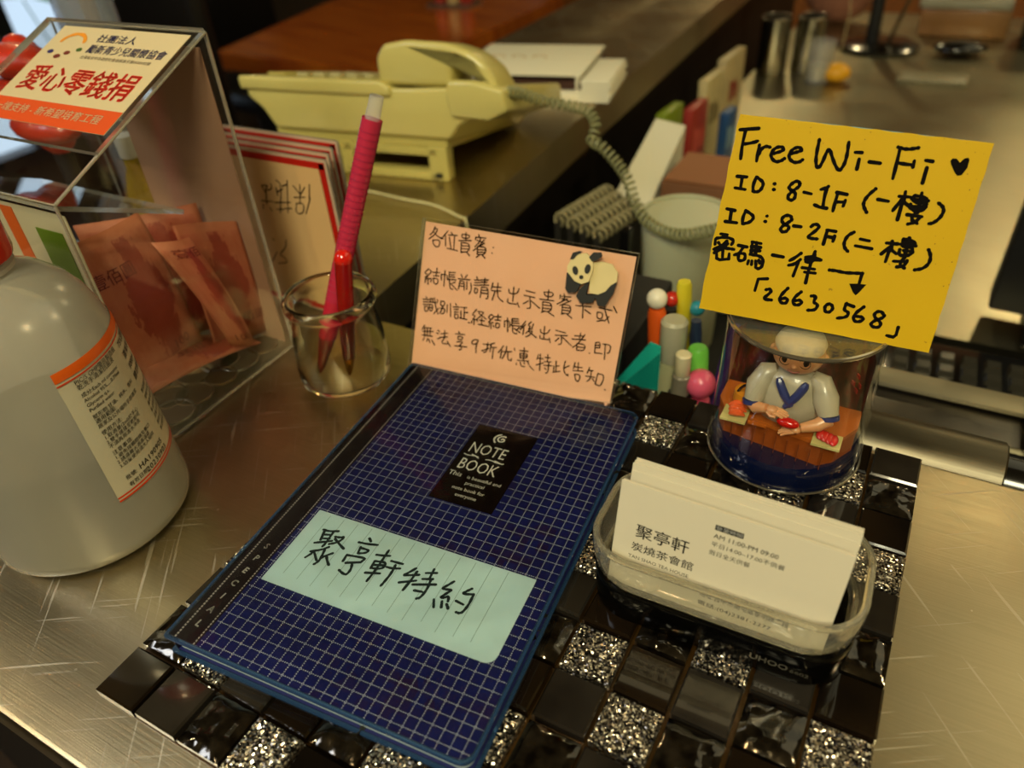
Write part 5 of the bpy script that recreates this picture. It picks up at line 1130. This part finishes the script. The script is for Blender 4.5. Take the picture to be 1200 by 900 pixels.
o = thing('lamp_stand', 'round black stand with a slim post on the kitchen desk', 'stand', (-.045, 1.68, zk()))
w_ = MB(); w_.lathe([(0, 0), (.080, .0), (.082, .006), (.070, .012), (.0, .016)], n=40); w_.build('stand_base', BLACKP, o)
MB().tube([(-.015, 0, .012), (-.018, 0, .16), (-.01, 0, .30)], [.014, .012, .012], 14).build('post', BLACKM, o)
MB().tube([(.02, -.01, .015), (.06, .0, .17), (.075, .0, .26)], .004, 8).build('slanting_rod', CHROME, o)
o = thing('pink_cloth_bag', 'pinkish brown cloth bag behind the yellow ball', 'bag', (-.170, 1.90, zk()))
w_ = MB(); w_.ball((0, 0, .085), (.085, .06, .084), n=24, m=14); w_.ball((.02, .0, .17), (.055, .045, .05), n=18, m=10); w_.build('bag_body', plain('pink_brown_cloth', '8a5a44', 0.9, vary=.3), o)
o = thing('wooden_box', 'wide wooden box with a pale lid on the kitchen desk', 'box', (.105, 1.86, zk()))
MB().box((0, 0, .028), (.175, .11, .056), bev=.004).build('box_body', wood('box_wood', '6b4418', '8a5f28', .5, 8), o)
MB().box((-.005, 0, .066), (.180, .115, .018), bev=.004).build('box_lid', plain('pale_lid', '8f8a74', 0.5), o)
w_ = MB(); w_.lathe([(0, .0755), (.035, .0755), (.050, .095), (.046, .095), (.032, .080), (0, .080)], n=28); w_.build('bowl', plain('cream_bowl', 'a59a6c', 0.4), o)
o = thing('computer_mouse', 'black computer mouse in front of the wooden box', 'mouse', (.112, 1.66, zk()), .2)
MB().ball((0, 0, .0135), (.052, .032, .0130), n=24, m=12).build('mouse_shell', BLACKP, o); MB().box((0, -.012, .0258), (.05, .004, .003)).build('wheel', BLACKM, o)
o = thing('black_printer', 'black label printer with a beige paper roll at the top right', 'printer', (.330, 1.80, zk()))
MB().box((0, 0, .05), (.22, .14, .10), bev=.008).build('printer_case', BLACKM, o)
MB().box((-.03, -.01, .130), (.15, .10, .058), bev=.006).build('paper_block', plain('beige_paper', 'a89c70', 0.7), o)
MB().box((-.02, -.0715, .06), (.012, .003, .012)).build('red_light', plain('red_indicator', '8a1a10', 0.4), o)
o = thing('flat_tray', 'low pale tray lying on the kitchen desk', 'tray', (.080, 1.46, zk()))
MB().box((0, 0, .004), (.120, .055, .008), bev=.002).build('tray_body', plain('tray_grey', '7e765c', 0.4), o)

# ================================================================ dining table, chairs, and what stands by the window
tb = thing('wooden_table', 'polished red-brown wooden dining table beyond the side counter', 'table', (-1.55, 1.80, ZF))
Mt = Matrix.Identity(4); tz = -.20 - ZF
def shift(pts): return [(x + 1.55, y - 1.80) for x, y in pts]
tp_ = shift([(-1.800, 1.405), (-1.12, 1.375), (-1.12, 2.35), (-2.02, 2.42)])
MB().prism(tp_, tz - .045, tz, 0).build('tabletop', TABLEWOOD, tb)
for x, y in ((-1.72, 1.50), (-1.20, 1.47), (-1.20, 2.25), (-1.88, 2.30)):
    (x, y), = shift([(x, y)]); MB().box((x, y, (tz - .045) / 2), (.07, .07, tz - .046)).build('table_leg', BLACKM, tb)
o = thing('sauce_caddy', 'small red and cream caddy on the far side of the wooden table', 'caddy', (-1.43, 2.14, -.1996))
MB().box((0, 0, .004), (.17, .09, .008)).build('caddy_base', plain('caddy_chrome', '8f8a80', .3, metal=.8), o)
for k, cc in enumerate(('a8301c', 'c9a870', '9a2a18')): MB().lathe([(0, .0082), (.022, .0082), (.024, .05), (.020, .09), (.0, .092)], (-.05 + .05 * k, 0, 0), n=16).build('sauce_pot', plain('sauce_' + cc, cc, .4), o)
CHB = plain('dark_chair_leather', '0d0b0b', 0.35, vary=.2)
def chair(label, x, y, rz):
    o = thing('dining_chair', label, 'chair', (x, y, ZF), rz, 'dark dining chairs')
    MB().box((0, 0, .44), (.44, .44, .07), bev=.02).build('seat', CHB, o)
    MB().box((0, .20, .78), (.44, .05, .56), bev=.02).build('backrest', CHB, o)
    for sx in (-1, 1):
        for sy in (-1, 1): MB().box((sx * .19, sy * .19, .2), (.04, .04, .405)).build('leg', BLACKM, o)
chair('dark chair at the left end of the wooden table', -2.28, 2.05, R(80))
chair('dark chair on the right side of the wooden table', -.845, 2.15, R(-90))
chair('dark chair beyond the wooden table', -1.75, 2.85, R(5))
chair('dark chair pushed in at the near side of the wooden table', -1.45, 1.12, R(180))

# behind the donation box
o = thing('red_plush_ornament', 'bright red rounded ornament behind the donation box', 'ornament', (-.492, .125, .0004))
w_ = MB(); sd_ = MB(); sd_.ball((0, 0, .004), (.024, .024, .0042), n=20, m=8); sd_.tube([(0, 0, .004), (0, 0, .06), (0, 0, .128)], [.010, .006, .008], 14); sd_.build('ornament_stand', BLACKM, o); 
for (dx, dy, dz, rx, ry, rz_) in ((.012, -.012, .180, .036, .018, .012), (.012, -.014, .158, .038, .018, .012), (.014, -.012, .133, .036, .018, .012), (.0, 0, .150, .022, .020, .045)): w_.ball((dx, dy, dz), (rx, ry, rz_), n=18, m=10)
w_.build('ornament_body', plain('glossy_red', 'b82a12', 0.4, coat=.3, sss=.1), o)
o = thing('yellow_bottle', 'slim translucent yellow bottle behind the donation box', 'bottle', (-.414, .130, .0004), 0)
YB_ = plain('yellow_translucent', 'b8a000', 0.15, trans=0.5, coat=.3)
w_ = MB(); w_.lathe([(0, 0), (.012, 0), (.013, .004), (.013, .085), (.009, .098), (.0065, .104), (.0065, .118), (0, .119)], n=24); w_.build('bottle_body', YB_, o)
MB().lathe([(.0072, .112), (.0078, .113), (.0078, .128), (0, .129)], n=20).build('cap', plain('white_cap', 'cfd2cc', .3), o)
o = thing('glass_tube_vase', 'clear tall cylinder vase with an amber rod behind the donation box', 'vase', (-.5330, .215, .0004))
w_ = MB(); w_.lathe([(0, 0), (.022, 0), (.023, .003), (.024, .275), (.0225, .275), (.021, .005), (0, .0045)], n=32); w_.build('vase_wall', clear('vase_glass', (0.86, 0.89, 0.94), 1.0, 0.03, 1.5, 0.22, (.55, .6, .68)), o)
MB().tube([(.010, -.004, .006), (.012, -.004, .15), (.012, -.004, .31)], .0065, 12).build('amber_rod', plain('amber', 'a87410', .15, trans=.4, coat=.4), o)
# leafy plant by the window
o = thing('potted_plant', 'green leafy potted plant standing in the daylight of the window', 'plant', (-2.95, 1.78, ZF))
w_ = MB(); w_.lathe([(0, 0), (.11, 0), (.15, .30), (.14, .30), (.12, .04), (0, .04)], n=28); w_.build('pot', plain('clay_pot', '5a3020', .7), o)
MB().lathe([(0, .05), (.125, .05), (.135, .27), (0, .27)], n=20).build('soil', plain('soil', '20140c', .9), o)
LEAF = plain('leaf_green', '2f8a34', 0.5, vary=.3); rp = random.Random(4)
for k in range(26):
    a = rp.uniform(0, 6.283); hz = rp.uniform(.5, .85); rr = rp.uniform(.04, .18)
    c0_ = Vector((rr * math.cos(a), rr * math.sin(a), hz)); d = Vector((math.cos(a), math.sin(a), rp.uniform(-.1, .6))).normalized(); s_ = d.cross(Vector((0, 0, 1))).normalized(); L_ = rp.uniform(.10, .16)
    w_ = MB(); vs = [tuple(c0_)] + [tuple(c0_ + d * L_ * t_ + s_ * sgn * .028 * math.sin(math.pi * t_) - Vector((0, 0, .05 * t_ * t_))) for t_ in (.25, .5, .75) for sgn in (-1, 1)] + [tuple(c0_ + d * L_ - Vector((0, 0, .05)))]
    w_.add(vs, [(0, 1, 2), (1, 3, 4, 2), (3, 5, 6, 4), (5, 7, 6)]); w_.build('leaf', LEAF, o)
    MB().tube([(0, 0, .27), tuple(c0_ * .6), tuple(c0_)], .003, 5).build('stem', LEAF, o)
